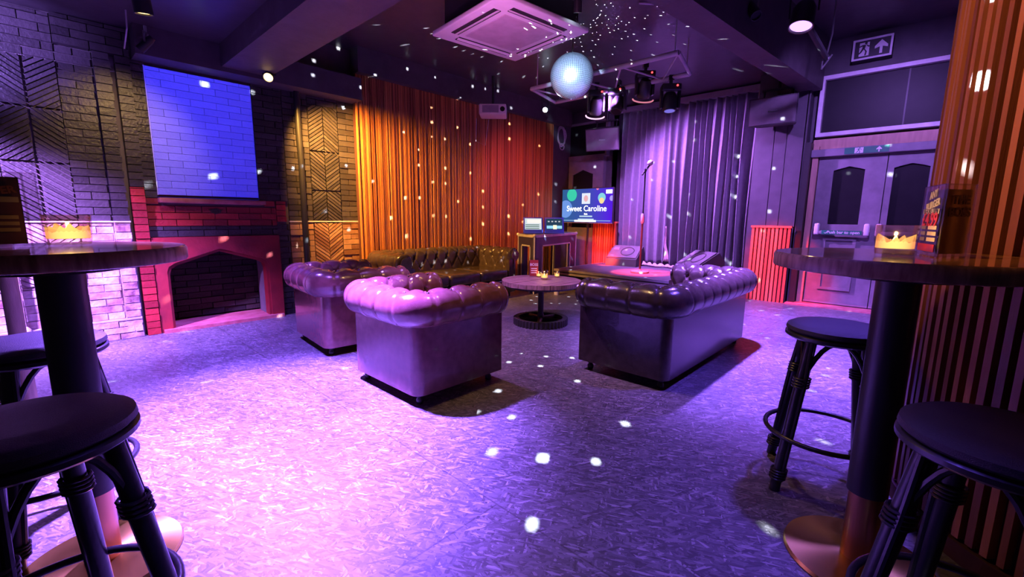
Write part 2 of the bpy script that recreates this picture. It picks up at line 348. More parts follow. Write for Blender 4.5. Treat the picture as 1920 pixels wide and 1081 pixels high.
def text(name, body, size, origin, right, upv, m, parent=None, align='CENTER', extrude=.0006, label=None, bold=0.0, shear=0.0):
    cu = bpy.data.curves.new(name, 'FONT'); cu.body = body; cu.size = size; cu.align_x = align; cu.align_y = 'CENTER'; cu.extrude = extrude; cu.offset = bold; cu.shear = shear
    cu.materials.append(m); o = bpy.data.objects.new(name, cu); COL.objects.link(o)
    r = Vector(right).normalized(); u = Vector(upv).normalized(); n = r.cross(u)
    o.matrix_world = Matrix(((r.x, u.x, n.x, origin[0]), (r.y, u.y, n.y, origin[1]), (r.z, u.z, n.z, origin[2]), (0, 0, 0, 1)))
    bpy.context.view_layer.update()
    me = bpy.data.meshes.new_from_object(o.evaluated_get(bpy.context.evaluated_depsgraph_get())); mw = o.matrix_world.copy(); bpy.data.objects.remove(o); bpy.data.curves.remove(cu)
    me.name = name
    if not me.materials: me.materials.append(m)
    o = bpy.data.objects.new(name, me); COL.objects.link(o); o.matrix_world = mw
    if parent is not None: o.parent = parent
    if label: o['label'] = label
    return o
def rz(a): return Matrix.Rotation(a, 3, 'Z')

# ------------------------------------------------------------------ room shell
tag(MB().bb(-6.2, 3.5, -3.0, 8.6, -.06, 0).build('floor', M_FLOOR), 'dark painted strand-board floor lit violet', 'floor', kind='structure')
cl = MB().bb(-6.2, 3.5, -3.0, 1.42, 2.85, 2.95).bb(-6.2, -1.6, 1.42, 8.6, 3.25, 3.35).bb(-1.6, 3.5, 1.42, 8.6, 3.6, 3.7).bb(-1.62, -1.58, 1.42, 8.6, 3.25, 3.7)
tag(cl.build('ceiling', M_CEIL), 'glossy black ceiling above the dance floor', 'ceiling', kind='structure')
tag(MB().bb(-5.6, 3.5, 1.42, 1.86, 2.64, 3.65).build('trim_1', M_BEAM), 'deep dark plastered ceiling beam running out from the brick wall', 'beam', kind='structure')
a0, a1 = Vector((-1.98, 2.3, 0)), Vector((-1.52, 7.5, 0)); dd = (a1-a0).normalized(); ang = math.atan2(dd.y, dd.x)
tag(MB().box(((a0+a1)/2 + Vector((.1, 0, 3.27))), ((a1-a0).length, .26, .66), rz(ang)).build('trim_2', M_BEAM), 'black ceiling beam beside the lighting truss running to the exit doors', 'beam', kind='structure')
tag(MB().bb(-5.58, -5.32, .76, 2.92, 2.6, 2.86).bb(-5.58, -5.38, 2.92, 7.4, 2.95, 3.25).build('trim_3', M_BEAM), 'black boxed beam along the top of the brick wall', 'beam', kind='structure')

# --- left brick wall
def bricks(mb, y0, y1, z0, z1, xf, depth=.03, bw=.225, bh=.068, gap=.007, jit=.006):
    row = round(z0/bh); z = z0
    while z < z1-.012:
        zt = min(z+bh, z1); y = y0 - (bw/2 if row % 2 else 0)
        while y < y1-.004:
            a, b = max(y, y0), min(y+bw, y1)
            if b-a > .02:
                e = random.uniform(-jit, jit)
                mb.bb(xf-depth, xf+e, a+gap/2, b-gap/2, z+gap/2, zt-gap/2)
            y += bw
        z += bh; row += 1
    return mb
def clip(poly, nx, ny, c):
    out = []
    for i in range(len(poly)):
        p, q = poly[i], poly[(i+1) % len(poly)]; a = nx*p[0]+ny*p[1]-c; b = nx*q[0]+ny*q[1]-c
        if a <= 0: out.append(p)
        if (a < 0 < b) or (b < 0 < a): t = a/(a-b); out.append((p[0]+t*(q[0]-p[0]), p[1]+t*(q[1]-p[1])))
    return out
def chevron(mb, y0, y1, z0, z1, d, xf, pitch=.036, wd=.027, slope=.75):
    ln = math.hypot(slope, 1); nx, ny = -d*slope/ln, 1/ln
    cs = [nx*y+ny*z for y in (y0, y1) for z in (z0, z1)]; k = min(cs)-pitch*random.random()
    while k < max(cs):
        p = clip(clip([(y0+.004, z0+.004), (y1-.004, z0+.004), (y1-.004, z1-.004), (y0+.004, z1-.004)], nx, ny, k+wd), -nx, -ny, -k)
        if len(p) >= 3:
            e = random.uniform(0, .006); mb.prism(p, xf-.03, xf+e, lambda u, v, t: (t, u, v))
        k += pitch
WX = -5.58; HB = 1.11
wl = MB().bb(-5.9, WX-.028, -3.0, .856, 0, 2.86).bb(-5.9, WX-.028, 1.77, 8.2, 0, 3.3).bb(-5.9, WX-.028, .856, 1.77, .82, 2.86).build('wall_left', M_MORTAR)
tag(wl, 'old brick wall with herringbone insets, black above and bare below', 'wall', kind='structure')
def wpart(name, mb, m, label=None): return mb.build(name, m, wl, label=label)
up_ = MB(); lo_ = MB()
bricks(up_, -1.6, -.16, HB, 2.84, WX-.01); bricks(lo_, -1.6, -.16, .19, HB, WX-.01)
bricks(up_, .25, .485, HB, 2.6, WX-.01); bricks(lo_, .25, .485, .19, HB, WX-.01)
bricks(up_, -.16, .25, 2.47, 2.84, WX); bricks(lo_, -.16, .25, .19, .55, WX-.01)
bricks(up_, .485, .605, HB, 2.6, WX+.055, depth=.085); bricks(lo_, .485, .605, .0, HB, WX+.055, depth=.085)
bricks(up_, .632, .742, 1.442, 2.6, WX+.055, depth=.085)
bricks(up_, .25, .742, 2.6, 2.84, WX+.06, depth=.09); bricks(up_, .742, .842, 1.346, 2.6, WX+.0)
bricks(up_, 1.75, 2.06, 1.352, 2.62, WX); bricks(up_, 2.06, 2.345, HB, 2.62, WX); bricks(up_, 2.715, 2.94, HB, 2.62, WX); bricks(up_, 2.345, 2.715, 2.5, 2.62, WX)
bricks(up_, 1.92, 2.06, 0, 1.1, WX-.005)
oc = MB(); bricks(oc, 2.06, 2.345, .0, HB, WX); bricks(oc, 2.715, 2.94, 0, HB, WX); bricks(oc, 2.345, 2.715, 0, .5, WX)
plinth = MB(); bricks(plinth, -1.6, .6, 0, .18, WX+.06, depth=.1, bh=.06)
wpart('black_brickwork', up_, M_BLACKBRICK, 'black-painted brickwork'); wpart('bare_brickwork', lo_, M_RAWBRICK, 'bare pale stained brickwork'); wpart('brown_brickwork', oc, M_OCHRE, 'bare brown brickwork')
wpart('brick_plinth', plinth, M_RAWBRICK); wpart('plinth_cap', MB().bb(WX-.04, WX+.062, -1.6, .6, .18, .19), M_RAWMORTAR, 'white-edged plinth cap')
cv = MB(); wpart('pale_mortar', MB().bb(WX-.03, WX-.022, -1.6, .485, 0, HB).bb(WX-.03, WX+.045, .49, .60, 0, HB-.01), M_RAWMORTAR)
d = 1
for z0, z1 in ((2.07, 2.47), (1.62, 2.06), (1.13, 1.61)):
    chevron(cv, -.16, .045, z0, z1, -d, WX+.002); chevron(cv, .055, .25, z0, z1, d if z0 > 1.7 else -1, WX+.002); d = -d
lo2 = MB(); chevron(lo2, -.16, .045, .56, 1.1, -1, WX); chevron(lo2, .055, .25, .56, 1.1, 1, WX)
d = 1
for z0, z1 in ((1.97, 2.5), (1.5, 1.96), (1.125, 1.49)):
    chevron(cv, 2.35, 2.525, z0, z1, d, WX+.004); chevron(cv, 2.53, 2.71, z0, z1, -d, WX+.004); d = -d
oc2 = MB(); chevron(oc2, 2.35, 2.53, .55, 1.1, -1, WX); chevron(oc2, 2.53, 2.71, .55, 1.1, 1, WX)
wpart('black_herringbone_tiles', cv, M_BLACKBRICK, 'black-painted herringbone tiles'); wpart('pale_herringbone_tiles', lo2, M_RAWBRICK, 'bare pale herringbone tiles'); wpart('brown_herringbone_tiles', oc2, M_OCHRE, 'bare brown herringbone tiles')
scr = MB(); bricks(scr, .846, 1.742, 1.378, 2.57, WX+.012, depth=.04, gap=.003, jit=.0015)
wpart('painted_screen', scr, M_SCREEN, 'white-painted brick rectangle filled with blue projector light')
wpart('screen_edge', MB().bb(WX-.02, WX+.016, .838, .845, 1.376, 2.572), M_WHITE, 'pale left edge of the painted rectangle')
ps = MB().bb(WX-.02, WX+.006, -.16, .485, HB, HB+.012).bb(WX-.02, WX+.065, .485, .605, HB, HB+.012).bb(WX-.02, WX+.008, 2.06, 2.94, HB, HB+.014)
wpart('paint_line', ps, M_WHITE, 'white paint line at the end of the black paint')
# --- red fireplace
fp = thing('fireplace', 'red painted brick fireplace with a low pointed arch under the blue rectangle', 'fireplace', (0, 0, 0))
rb = MB(); bricks(rb, .628, .738, 0, 1.442, WX+.055, depth=.085); bricks(rb, .742, 1.92, 1.07, 1.285, WX+.002); bricks(rb, 1.92, 2.03, 1.11, 1.35, WX+.002); bricks(rb, .742, .84, 1.285, 1.346, WX+.002); bricks(rb, 1.8, 1.92, 1.285, 1.35, WX+.002)
rb.build('red_brickwork', M_REDBRICK, fp)
bd = MB(); bricks(bd, .742, 2.03, .962, 1.07, WX+.004); bd.build('dark_band', M_BLACKBRICK, fp, label='dark paint band across the red bricks')
mt = MB(); mt.rbox((WX+.03, 1.315, 1.325), (.10, .96, .05), .012).build('mantel_shelf', M_PINKSTONE, fp, smooth=True, label='pink worn mantel shelf')
MB().add([(WX+.009, 1.317+.07*math.cos(t)*random.uniform(.6, 1.1), 1.225+.035*math.sin(t)*random.uniform(.5, 1.1)) for t in [k*PI/7 for k in range(14)]], [tuple(range(14))]).build('hole_shade_patch', M_SOOT, fp, label='flat dark patch for the shade in a broken hole in the red bricks', fix=False)  # flat dark polygon, the hole's shade put into its colour
def arch(y0, y1, zs, zt, r=.07):
    yc = (y0+y1)/2
    return [(y0, .0), (y0, zs-.04), (y0+.018, zs+.012), (y0+.07, zs+.045), (yc, zt), (y1-.07, zs+.045), (y1-.018, zs+.012), (y1, zs-.04), (y1, .0)]
inn = arch(.862, 1.762, .63, .80); mid = arch(.838, 1.786, .655, .832)
def ring(outer, inner, x0, x1, name, m):
    n = len(outer); vs = []
    for x in (x0, x1):
        for p in outer: vs.append((x, p[0], p[1]))
        for p in inner: vs.append((x, p[0], p[1]))
    fs = []
    for i in range(n-1):
        fs += [(i, i+1, n+i+1, n+i), (2*n+i, 2*n+n+i, 2*n+n+i+1, 2*n+i+1), (i, 2*n+i, 2*n+i+1, i+1), (n+i, n+i+1, 3*n+i+1, 3*n+i)]
    fs += [(0, n, 3*n, 2*n), (n-1, 2*n-1+2*n, 2*n-1, n-1)] if False else [(0, n, 3*n, 2*n), (n-1, 3*n-1, 4*n-1, 2*n-1)]
    return MB().add(vs, fs).build(name, m, fp)
outr = [(.742, 0), (.742, .5), (.742, .7), (.742, .96), (1.312, .96), (1.918, .96), (1.918, .7), (1.918, .5), (1.918, 0)]
ring(outr, mid, WX-.03, WX+.045, 'stone_surround', M_REDSTONE)
ring(mid, inn, WX-.10, WX+.02, 'arch_moulding', M_REDSTONE)
fb = MB(); fbx = -5.98
fb.bb(fbx-.03, fbx-.02, .80, 1.82, 0, .95).bb(fbx, WX-.1, .80, .84, 0, .95).bb(fbx, WX-.1, 1.785, 1.82, 0, .95).bb(fbx, WX-.1, .8, 1.82, .83, .95)
y = 0
bricks(fb, .84, 1.785, .05, .82, fbx+.02, depth=.04, jit=.012)
fb.build('firebox', M_SOOT, fp, label='sooty brick firebox')
MB().bb(fbx, WX+.09, .76, 1.90, 0, .035).build('hearth', M_PINKSTONE, fp, label='pinkish hearth slab')

# white pipe, beige pole, black conduit by the brick wall
pp = thing('wall_pipe', 'white pipe running up the bare brick wall at the far left', 'pipe', (-5.46, -.19, 0))
MB().tube([(0, 0, .2), (0, 0, 1.05)], .028, 14).build('pipe', M_WHITE, pp, smooth=True)
MB().lathe([(0, .19), (.055, .19), (.055, .215), (.035, .24), (0, .24)]).build('base_flange', M_WHITE, pp, smooth=True)
bp = thing('beige_pole', 'beige cane pole standing behind the left bar stools', 'pole', (-3.66, -.145, 0))
MB().tube([(0, 0, 0), (0, 0, .28)], .036, 16).build('lower_pole', M_BEIGE, bp, smooth=True)
MB().tube([(0, 0, .36), (0, 0, 1.25)], .036, 16).build('upper_pole', M_BEIGE, bp, smooth=True)
MB().tube([(0, 0, .27), (0, 0, .37)], .045, 16).build('collar', M_BEIGE, bp, smooth=True)
cp = MB().tube([(WX+.05, 2.215, 2.62), (WX+.055, 2.21, 2.2), (WX+.04, 2.225, 1.8), (WX+.055, 2.215, 1.2), (WX+.05, 2.22, .0)], .034, 10)
tag(cp.build('conduit', M_BLACK, smooth=True), 'black cable trunking running down the brick wall beside the herringbone inset', 'conduit')

# --- slatted timber wall
sl = MB(); y = 2.93
while y < 6.96:
    wd = random.uniform(.013, .022); dp = random.uniform(.010, .024)
    sl.bb(-5.52, -5.5+dp, y, y+wd, 0, 2.95); y += wd+random.uniform(.003, .008)
so = MB().bb(-5.6, -5.515, 2.93, 6.97, 0, 2.96).build('wall_left_slats', M_SLATGAP); tag(so, 'tall orange timber slat cladding behind the long sofa', 'wall cladding', kind='structure')
sl.build('slats', M_SLAT, so)

# --- back walls
wb = MB().bb(-5.9, -4.5, 7.6, 7.7, 0, 3.35).bb(-4.5, -2.0, 8.1, 8.2, 0, 3.35).bb(-4.55, -4.5, 7.6, 8.2, 0, 3.35).bb(-2.05, -2.0, 7.42, 8.2, 0, 3.35).bb(-2.0, -1.42, 7.42, 7.5, 0, 3.7).bb(-1.44, 3.5, 7.66, 7.76, 0, 3.7).bb(-1.44, -1.40, 7.42, 7.7, 0, 3.7)
wbo = wb.build('wall_back', M_DARKWALL); tag(wbo, 'dark purple back wall around the stage and the exit doors', 'wall', kind='structure')
pn = MB()
for x0, x1 in ((-1.99, -1.80), (-1.79, -1.64), (-1.63, -1.43)): pn.bb(x0, x1, 7.405, 7.425, 1.1, 3.2)
pn.build('wall_boarding', M_DARKWALL, wbo)
tag(MB().bb(-5.9, -5.5, 6.97, 7.6, 0, 3.3).build('wall_left_return', M_DARKWALL), 'dark wall return between slats and side door', 'wall', kind='structure')

def slat_panel(name, x0, x1, y, z0, z1, label, pitch=.052, wd=.034):
    o = MB().bb(x0, x1, y, y+.03, z0, z1).build(name, M_SLATGAP); tag(o, label, 'slat panel', kind='structure')
    s = MB(); x = x0+.006
    while x < x1-wd: s.bb(x, x+wd, y-.03, y, z0, z1-.02); x += pitch
    s.build('slats', M_REDSLAT, o); MB().bb(x0-.01, x1+.01, y-.04, y+.03, z1-.02, z1+.01).build('top_rail', M_REDSLAT, o); return o
slat_panel('trim_4', -1.95, -1.44, 7.33, 0, 1.10, 'low red-lit slat panel right of the stage beside the exit doors')
slat_panel('trim_5', -4.85, -4.32, 7.5, .0, 1.12, 'low red-lit slat panel under the television')

# --- side door behind the stage
def door_leaf(mb, x0, x1, y, z0, z1, gx0, gx1, gz0, gz1, apex, t=.045):
    # slab with a pointed window opening cut out, and the lower panel moulding left to another part
    gxm = (gx0+gx1)/2
    mb.bb(x0, x1, y, y+t, z0, gz0).bb(x0, gx0, y, y+t, gz0, gz1).bb(gx1, x1, y, y+t, gz0, gz1)
    top = [(x0, gz1), (gx0, gz1), (gx0+.06, gz1+.02), (gxm, apex), (gx1-.06, gz1+.02), (gx1, gz1), (x1, gz1), (x1, z1), (x0, z1)]
    mb.prism(top, y, y+t, lambda u, v, k: (u, k, v)); return mb
def pane(x0, x1, z0, z1, apex, y): 
    xm = (x0+x1)/2
    return MB().prism([(x0, z0), (x1, z0), (x1, z1), (x1-.06, z1+.02), (xm, apex), (x0+.06, z1+.02), (x0, z1)], y, y+.012, lambda u, v, k: (u, k, v))
def frame_rect(mb, x0, x1, z0, z1, y0, y1, t):
    return mb.bb(x0, x0+t, y0, y1, z0, z1).bb(x1-t, x1, y0, y1, z0, z1).bb(x0+t, x1-t, y0, y1, z0, z0+t).bb(x0+t, x1-t, y0, y1, z1-t, z1)
d2 = thing('door_2', 'grey-purple side door with a dark pointed window behind the television', 'door', (0, 0, 0), kind='structure')
door_leaf(MB(), -5.50, -4.74, 7.52, .0, 2.30, -5.40, -4.92, 1.0, 2.04, 2.13).build('door_leaf', M_DOOR, d2)
pane(-5.41, -4.91, .99, 2.04, 2.13, 7.545).build('door_glass', M_DARKGLASS, d2)
MB().bb(-5.56, -5.50, 7.5, 7.6, 0, 2.36).bb(-4.74, -4.68, 7.5, 7.6, 0, 2.36).bb(-5.5, -4.74, 7.5, 7.6, 2.30, 2.36).build('door_frame', M_DOOR, d2)
MB().rbox((-5.47, 7.505, 1.08), (.04, .03, .14), .008).build('door_handle', M_CHROME, d2)
w2 = thing('window_2', 'dark transom window over the side door', 'window', kind='structure')
frame_rect(MB(), -5.56, -4.62, 2.36, 3.02, 7.5, 7.6, .04).build('window_frame', M_DOOR, w2); MB().bb(-5.52, -4.66, 7.55, 7.56, 2.4, 2.98).build('window_pane', M_DARKGLASS, w2)

# --- double exit doors
d1 = thing('door_1', 'grey-purple double exit doors with pointed dark windows and push bars', 'door', kind='structure')
for k, (x0, x1, gx0, gx1) in enumerate(((-1.24, -.505, -1.063, -.722), (-.495, .24, -.31, .03))):
    if k: gx0, gx1 = -.43, -.09
    lf = door_leaf(MB(), x0, x1, 7.56, .03, 2.05, gx0, gx1, 1.142, 1.866, 1.915).build('door_leaf', M_DOOR, d1)
    pane(gx0-.005, gx1+.005, 1.137, 1.866, 1.915, 7.59).build('door_glass', M_DARKGLASS, lf)
    bx0, bx1 = (-1.09, -.715) if k == 0 else (-.40, -.03)
    frame_rect(MB(), bx0, bx1, .232, .958, 7.535, 7.562, .035).build('panel_moulding', M_DOOR, lf)
    px0, px1 = (-1.205, -.58) if k == 0 else (-.53, .15)
    bar = MB().rbox(((px0+px1)/2, 7.49, 1.03), (px1-px0, .035, .05), .012).build('push_bar', M_DOOR, lf, smooth=True)
    for ex in (px0+.035, px1-.035): MB().rbox((ex, 7.51, 1.075), (.065, .09, .16), .02).build('bar_bracket', M_PLASTIC, bar, smooth=True)
    MB().bb(x0, x1, 7.545, 7.56, .03, .055).build('kick_strip', M_CHROME, lf)
    if k == 0:
        st = MB().bb(px0+.1, px1-.08, 7.468, 7.472, 1.005, 1.06).build('push_sticker', M_GREEN, lf, label='green sticker reading Push bar to open')
        text('push_text', 'Push bar to open', .052, ((px0+px1)/2+.03, 7.466, 1.034), (1, 0, 0), (0, 0, 1), M_SIGNWHITE, lf, bold=.0012)
        MB().tube([(px0+.13, 7.466, 1.03), (px0+.145, 7.466, 1.018), (px0+.175, 7.466, 1.05)], .004, 6).build('tick_mark', M_SIGNWHITE, lf)
MB().bb(-1.32, -1.25, 7.52, 7.66, 0, 2.20).build('jamb', M_FRAMEWOOD, d1, label='bare pine door jamb')
MB().bb(.25, .32, 7.52, 7.66, 0, 2.20).build('jamb', M_FRAMEWOOD, d1, label='bare pine door jamb')
MB().bb(-1.40, -1.33, 7.40, 7.66, 0, 2.25).build('black_post', M_BLACK, d1, label='black post left of the doors')
MB().rbox((-.53, 7.53, 2.105), (1.72, .10, .10), .008).build('header_rail', M_DOOR, d1)
MB().bb(-1.34, .32, 7.58, 7.66, 2.16, 2.30).build('header_board', M_FRAMEWOOD, d1, label='reddish timber board over the doors')
sg = MB().bb(-.96, -.50, 7.474, 7.478, 2.065, 2.145).build('header_sign', M_GREEN, d1, label='small green exit sticker on the door header')
def running_man(mb, cx, cz, s, y, flip=1):
    def q(pts): mb.prism([(cx+flip*px*s, cz+pz*s) for px, pz in pts], y, y+.003, lambda u, v, k: (u, k, v))
    mb.prism([(cx+flip*(.08+.075*math.cos(t))*s, cz+(.36+.075*math.sin(t))*s) for t in [k*PI/6 for k in range(12)]], y, y+.003, lambda u, v, k: (u, k, v))
    q([(-.08, .28), (.08, .26), (.02, -.02), (-.12, .02)]); q([(-.08, .28), (-.30, .20), (-.28, .14), (-.06, .2)]); q([(.08, .26), (.22, .10), (.34, .14), (.33, .2), (.24, .18), (.12, .27)])
    q([(-.12, .03), (-.02, .0), (-.14, -.2), (-.34, -.36), (-.40, -.30), (-.22, -.16)]); q([(-.02, .02), (.04, .0), (.16, -.16), (.12, -.40), (.04, -.40), (.07, -.17)])
    return mb
def arrow_up(mb, cx, cz, s, y):
    return mb.prism([(cx-.07*s, cz-.4*s), (cx+.07*s, cz-.4*s), (cx+.07*s, cz), (cx+.32*s, cz-.08*s), (cx+.32*s, cz+.06*s), (cx, cz+.4*s), (cx-.32*s, cz+.06*s), (cx-.32*s, cz-.08*s), (cx-.07*s, cz)], y, y+.003, lambda u, v, k: (u, k, v))
MB().bb(-.85, -.76, 7.472, 7.475, 2.07, 2.14).build('pictogram_plate', M_SIGNWHITE, sg)
running_man(MB(), -.805, 2.103, .085, 7.469).build('running_man', M_GREEN, sg); arrow_up(MB(), -.60, 2.105, .085, 7.470).build('arrow', M_SIGNWHITE, sg)
w1 = thing('window_1', 'white-framed dark transom window over the exit doors', 'window', kind='structure')
frame_rect(MB(), -1.32, .9, 2.33, 3.12, 7.52, 7.66, .05).build('window_frame', M_WHITE, w1); MB().bb(-1.27, .85, 7.6, 7.61, 2.38, 3.07).build('window_pane', M_DARKGLASS, w1)
MB().bb(-.42, -.405, 7.595, 7.6, 2.38, 3.07).build('glazing_bar', M_BLACK, w1)
tag(MB().bb(-1.42, .6, 7.28, 7.56, 0, .018).build('trim_6', M_PINKSTONE), 'worn pinkish threshold strip before the exit doors', 'threshold', kind='structure')
ex = thing('exit_sign', 'black and white running-man exit sign above the transom window', 'sign', (-.81, 7.52, 3.36))
MB().bb(-.2, .2, -.02, .13, -.125, .125).build('sign_box', M_BLACK, ex); frame_rect(MB(), -.2, .2, -.125, .125, -.03, -.02, .022).build('sign_border', M_SIGNWHITE, ex)
MB().bb(-.13, -.03, -.026, -.021, -.08, .08).build('pictogram_plate', M_SIGNWHITE, ex); running_man(MB(), -.08, 0, .19, -.031).build('running_man', M_BLACK, ex, fix=True); arrow_up(MB(), .09, 0, .2, -.026).build('arrow', M_SIGNWHITE, ex)

# --- slatted round column
CX, CY, CR = .82, 2.70, .84
co = MB().lathe([(CR-.03, 0), (CR-.03, 3.62)], (CX, CY, 0), 96).build('column', M_SLATGAP, smooth=True); tag(co, 'thick round column clad in vertical timber slats', 'column', kind='structure')
cs = MB(); n = 112
for k in range(n):
    a = 2*PI*k/n; wd = .0225 + .003*math.sin(k*7.3)
    cs.box((CX+(CR-.014)*math.cos(a), CY+(CR-.014)*math.sin(a), 1.83), (.034+.006*math.sin(k*3.1), wd, 3.5), rz(a))
cs.build('slats', M_COLSLAT, co)
MB().lathe([(CR-.02, 0), (CR+.012, 0), (CR+.012, .07), (CR-.02, .07)], (CX, CY, 0), 96).build('skirting', M_SLATGAP, co)

# ------------------------------------------------------------------ chesterfield seating
def smooth01(x): x = max(0, min(1, x)); return x*x*(3-2*x)
def chesterfield(name, label, cat, loc, rotz, W, D, cushions, m, p=.185):
    root = thing(name, label, cat, loc, rotz)
    rc = .15; R = .118; cd_, cz = -.018, .625
    # U path from right arm front round the back to left arm front
    pts = []; st = .0125
    def seg(a, b, nrm):
        n = max(2, int((Vector(b)-Vector(a)).length/st))
        for i in range(n): t = i/n; pts.append((a[0]+(b[0]-a[0])*t, a[1]+(b[1]-a[1])*t, nrm[0], nrm[1]))
    def arc(c, a0, a1):
        n = int(abs(a1-a0)*(rc+.06)/st)
        for i in range(n): t = a0+(a1-a0)*i/n; pts.append((c[0]+rc*math.cos(t), c[1]+rc*math.sin(t), math.cos(t), math.sin(t)))
    seg((W/2, D), (W/2, rc), (1, 0)); arc((W/2-rc, rc), 0, -PI/2); seg((W/2-rc, 0), (-W/2+rc, 0), (0, -1)); arc((-W/2+rc, rc), -PI/2, -PI); seg((-W/2, rc), (-W/2, D), (-1, 0)); pts.append((-W/2, D, -1, 0))
    s = [0]
    for i in range(1, len(pts)): s.append(s[-1]+math.hypot(pts[i][0]-pts[i-1][0], pts[i][1]-pts[i-1][1]))
    Ltot = s[-1]
    # profile (outward d, height z), from the inside bottom over the roll to under the outside
    prof = []; zin = .40; k = 0
    while zin < cz: prof.append((cd_-R-.012*(1-(zin-.40)/(cz-.40)), zin)); zin += .014
    nA = 34
    for i in range(nA+1):
        th = PI-(PI+1.15)*i/nA; prof.append((cd_+R*math.cos(th), cz+R*math.sin(th)))
    prof.append((.012, .523)); prof.append((-.01, .524))
    nt_ = len(prof); t = [0]
    for i in range(1, nt_): t.append(t[-1]+math.hypot(prof[i][0]-prof[i-1][0], prof[i][1]-prof[i-1][1]))
    nrm = []
    for i in range(nt_):
        a, b = prof[max(i-1, 0)], prof[min(i+1, nt_-1)]; dx, dz = b[0]-a[0], b[1]-a[1]; l = math.hypot(dx, dz) or 1
        nrm.append((-dz/l, dx/l))
    t0 = cz-.40; tA = t0+R*1.53; tB = t0-.0; tC = .075
    nb = max(4, round(Ltot/p)); pp = Ltot/nb
    btn = [(i+.5)*pp for i in range(nb)]
    btnB = [i*pp for i in range(1, nb)]
    vs = []; seg2 = pp
    for i, (x, y, nx, ny) in enumerate(pts):
        si = s[i]; e = min(si, Ltot-si); k = math.sqrt(max(0, 1-(1-min(1, e/.05))**2)) if e < .05 else 1.0
        ia = min(btn, key=lambda q: abs(q-si)); da = si-ia
        u = (si/pp-.5) % 1.0; du = min(u, 1-u)*pp    # distance to the nearest top-row button
        ub = (si/pp) % 1.0; dub = min(ub, 1-ub)*pp
        for j in range(nt_):
            d_, z_ = prof[j]; tj = t[j]; h = 0
            if tj > tA-.002:
                fade = smooth01((t[-1]-tj)/.06)
                h -= .008*math.exp(-(du/.008)**2)*fade; h += .003*(math.cos(PI*min(1, du/(pp/2)))*-.5+.5)*fade*smooth01(1.6-(tj-tA)/.16)
            else:
                # diamond tufting between the rows of buttons
                for (ta, tb, ea, eb) in ((tA, tB, du, dub), (tB, tC, dub, du)):
                    if tb <= tj <= ta+.001:
                        q = (ta-tj)/(ta-tb); off = abs(du-(q if (ta == tA) else 1-q)*pp/2); h -= .013*math.exp(-(off/.013)**2)
                h += .008
            r2 = du*du+(tj-tA)**2; h -= .036*math.exp(-r2/(.024**2)); h -= .016*math.exp(-r2/(.055**2))
            r2 = dub*dub+(tj-tB)**2; h -= .026*math.exp(-r2/(.02**2))
            r2 = du*du+(tj-tC)**2; h -= .022*math.exp(-r2/(.02**2))
            a_ = math.atan2(tj-tA, du); h += .0016*math.cos(13*a_)*math.exp(-((math.sqrt(du*du+(tj-tA)**2)-.035)/.018)**2)
            dd_, zz = d_+nrm[j][0]*h, z_+nrm[j][1]*h
            if k < 1: dd_ = cd_+(dd_-cd_)*(.35+.65*k); zz = cz+(zz-cz)*(.35+.65*k) if zz > cz-R*1.05 else zz
            ext = 0
            vs.append((x+nx*dd_, y+ny*dd_+ext, zz))
    fs = []
    for i in range(len(pts)-1):
        for j in range(nt_-1): a = i*nt_+j; fs.append((a, a+nt_, a+nt_+1, a+1))
    fs += [tuple(range(nt_)), tuple(range(len(vs)-1, len(vs)-nt_-1, -1))]
    rl = MB().add(vs, fs).build('rolled_back_and_arms', m, root, smooth=True, fix=False)
    me = rl.data
    for pgn in me.polygons: pgn.use_smooth = True
    # buttons
    bme = None
    for row, (lst, tt) in enumerate(((btn, tA), (btnB, tB))):
        j = min(range(nt_), key=lambda q: abs(t[q]-tt))
        for sb in lst:
            i = min(range(len(s)), key=lambda q: abs(s[q]-sb)); x, y, nx, ny = pts[i]
            d_, z_ = prof[j][0]-nrm[j][0]*.022, prof[j][1]-nrm[j][1]*.022
            lc = (x+nx*d_, y+ny*d_, z_)
            if bme is None: b0 = MB().sphere((0, 0, 0), .011, 10, 6).build('button', M_BUTTON, rl, smooth=True); bme = b0.data; b0.location = lc
            else:
                b0 = bpy.data.objects.new('button', bme); COL.objects.link(b0); b0.parent = rl; b0.location = lc
    # outer body: U prism with rounded back corners
    ol = [(W/2, D)]; rr = .07
    for i in range(7): a = -PI/2*i/6; ol.append((W/2-rr+rr*math.cos(a), rr+rr*math.sin(a)))
    for i in range(7): a = -PI/2-PI/2*i/6; ol.append((-W/2+rr+rr*math.cos(a), rr+rr*math.sin(a)))
    ol.append((-W/2, D)); th = .14
    inner = [(-W/2+th, D), (-W/2+th, th), (W/2-th, th), (W/2-th, D)]
    poly = ol+inner
    MB().prism(poly, .075, .56, lambda u, v, z: (u, v, z)).build('outer_body', m, root, smooth=True)
    MB().rbox((0, D-.03, .17), (W-2*th+.01, .06, .19), .02).build('front_rail', m, root, smooth=True)
    MB().bb(-W/2+th, W/2-th, th, D-.06, .12, .26).build('seat_deck', M_BLACK, root)
    cw = (W-2*th)/cushions
    for i in range(cushions):
        MB().rbox((-W/2+th+cw*(i+.5), th+(D-th)/2+.0, .345), (cw-.006, D-th-.005, .165), .045, 4).build('seat_cushion', m, root, smooth=True)
    for sx in (-1, 1):
        dsk = [(.078*math.cos(q*PI/10), .078*math.sin(q*PI/10)) for q in range(20)]
        MB().prism(dsk, D+.0, D+.012, lambda u, v, kk: (sx*(W/2+cd_)+u, kk, cz+v)).build('arm_front_panel', m, root, smooth=True)
        for yy in (.07, D-.07):
            MB().lathe([(0, 0), (.018, 0), (.024, .012), (.024, .03), (.016, .045), (.03, .065), (.03, .08), (0, .08)], (sx*(W/2-.07), yy, 0), 14).build('foot', M_FOOT, root, smooth=True)
    return root
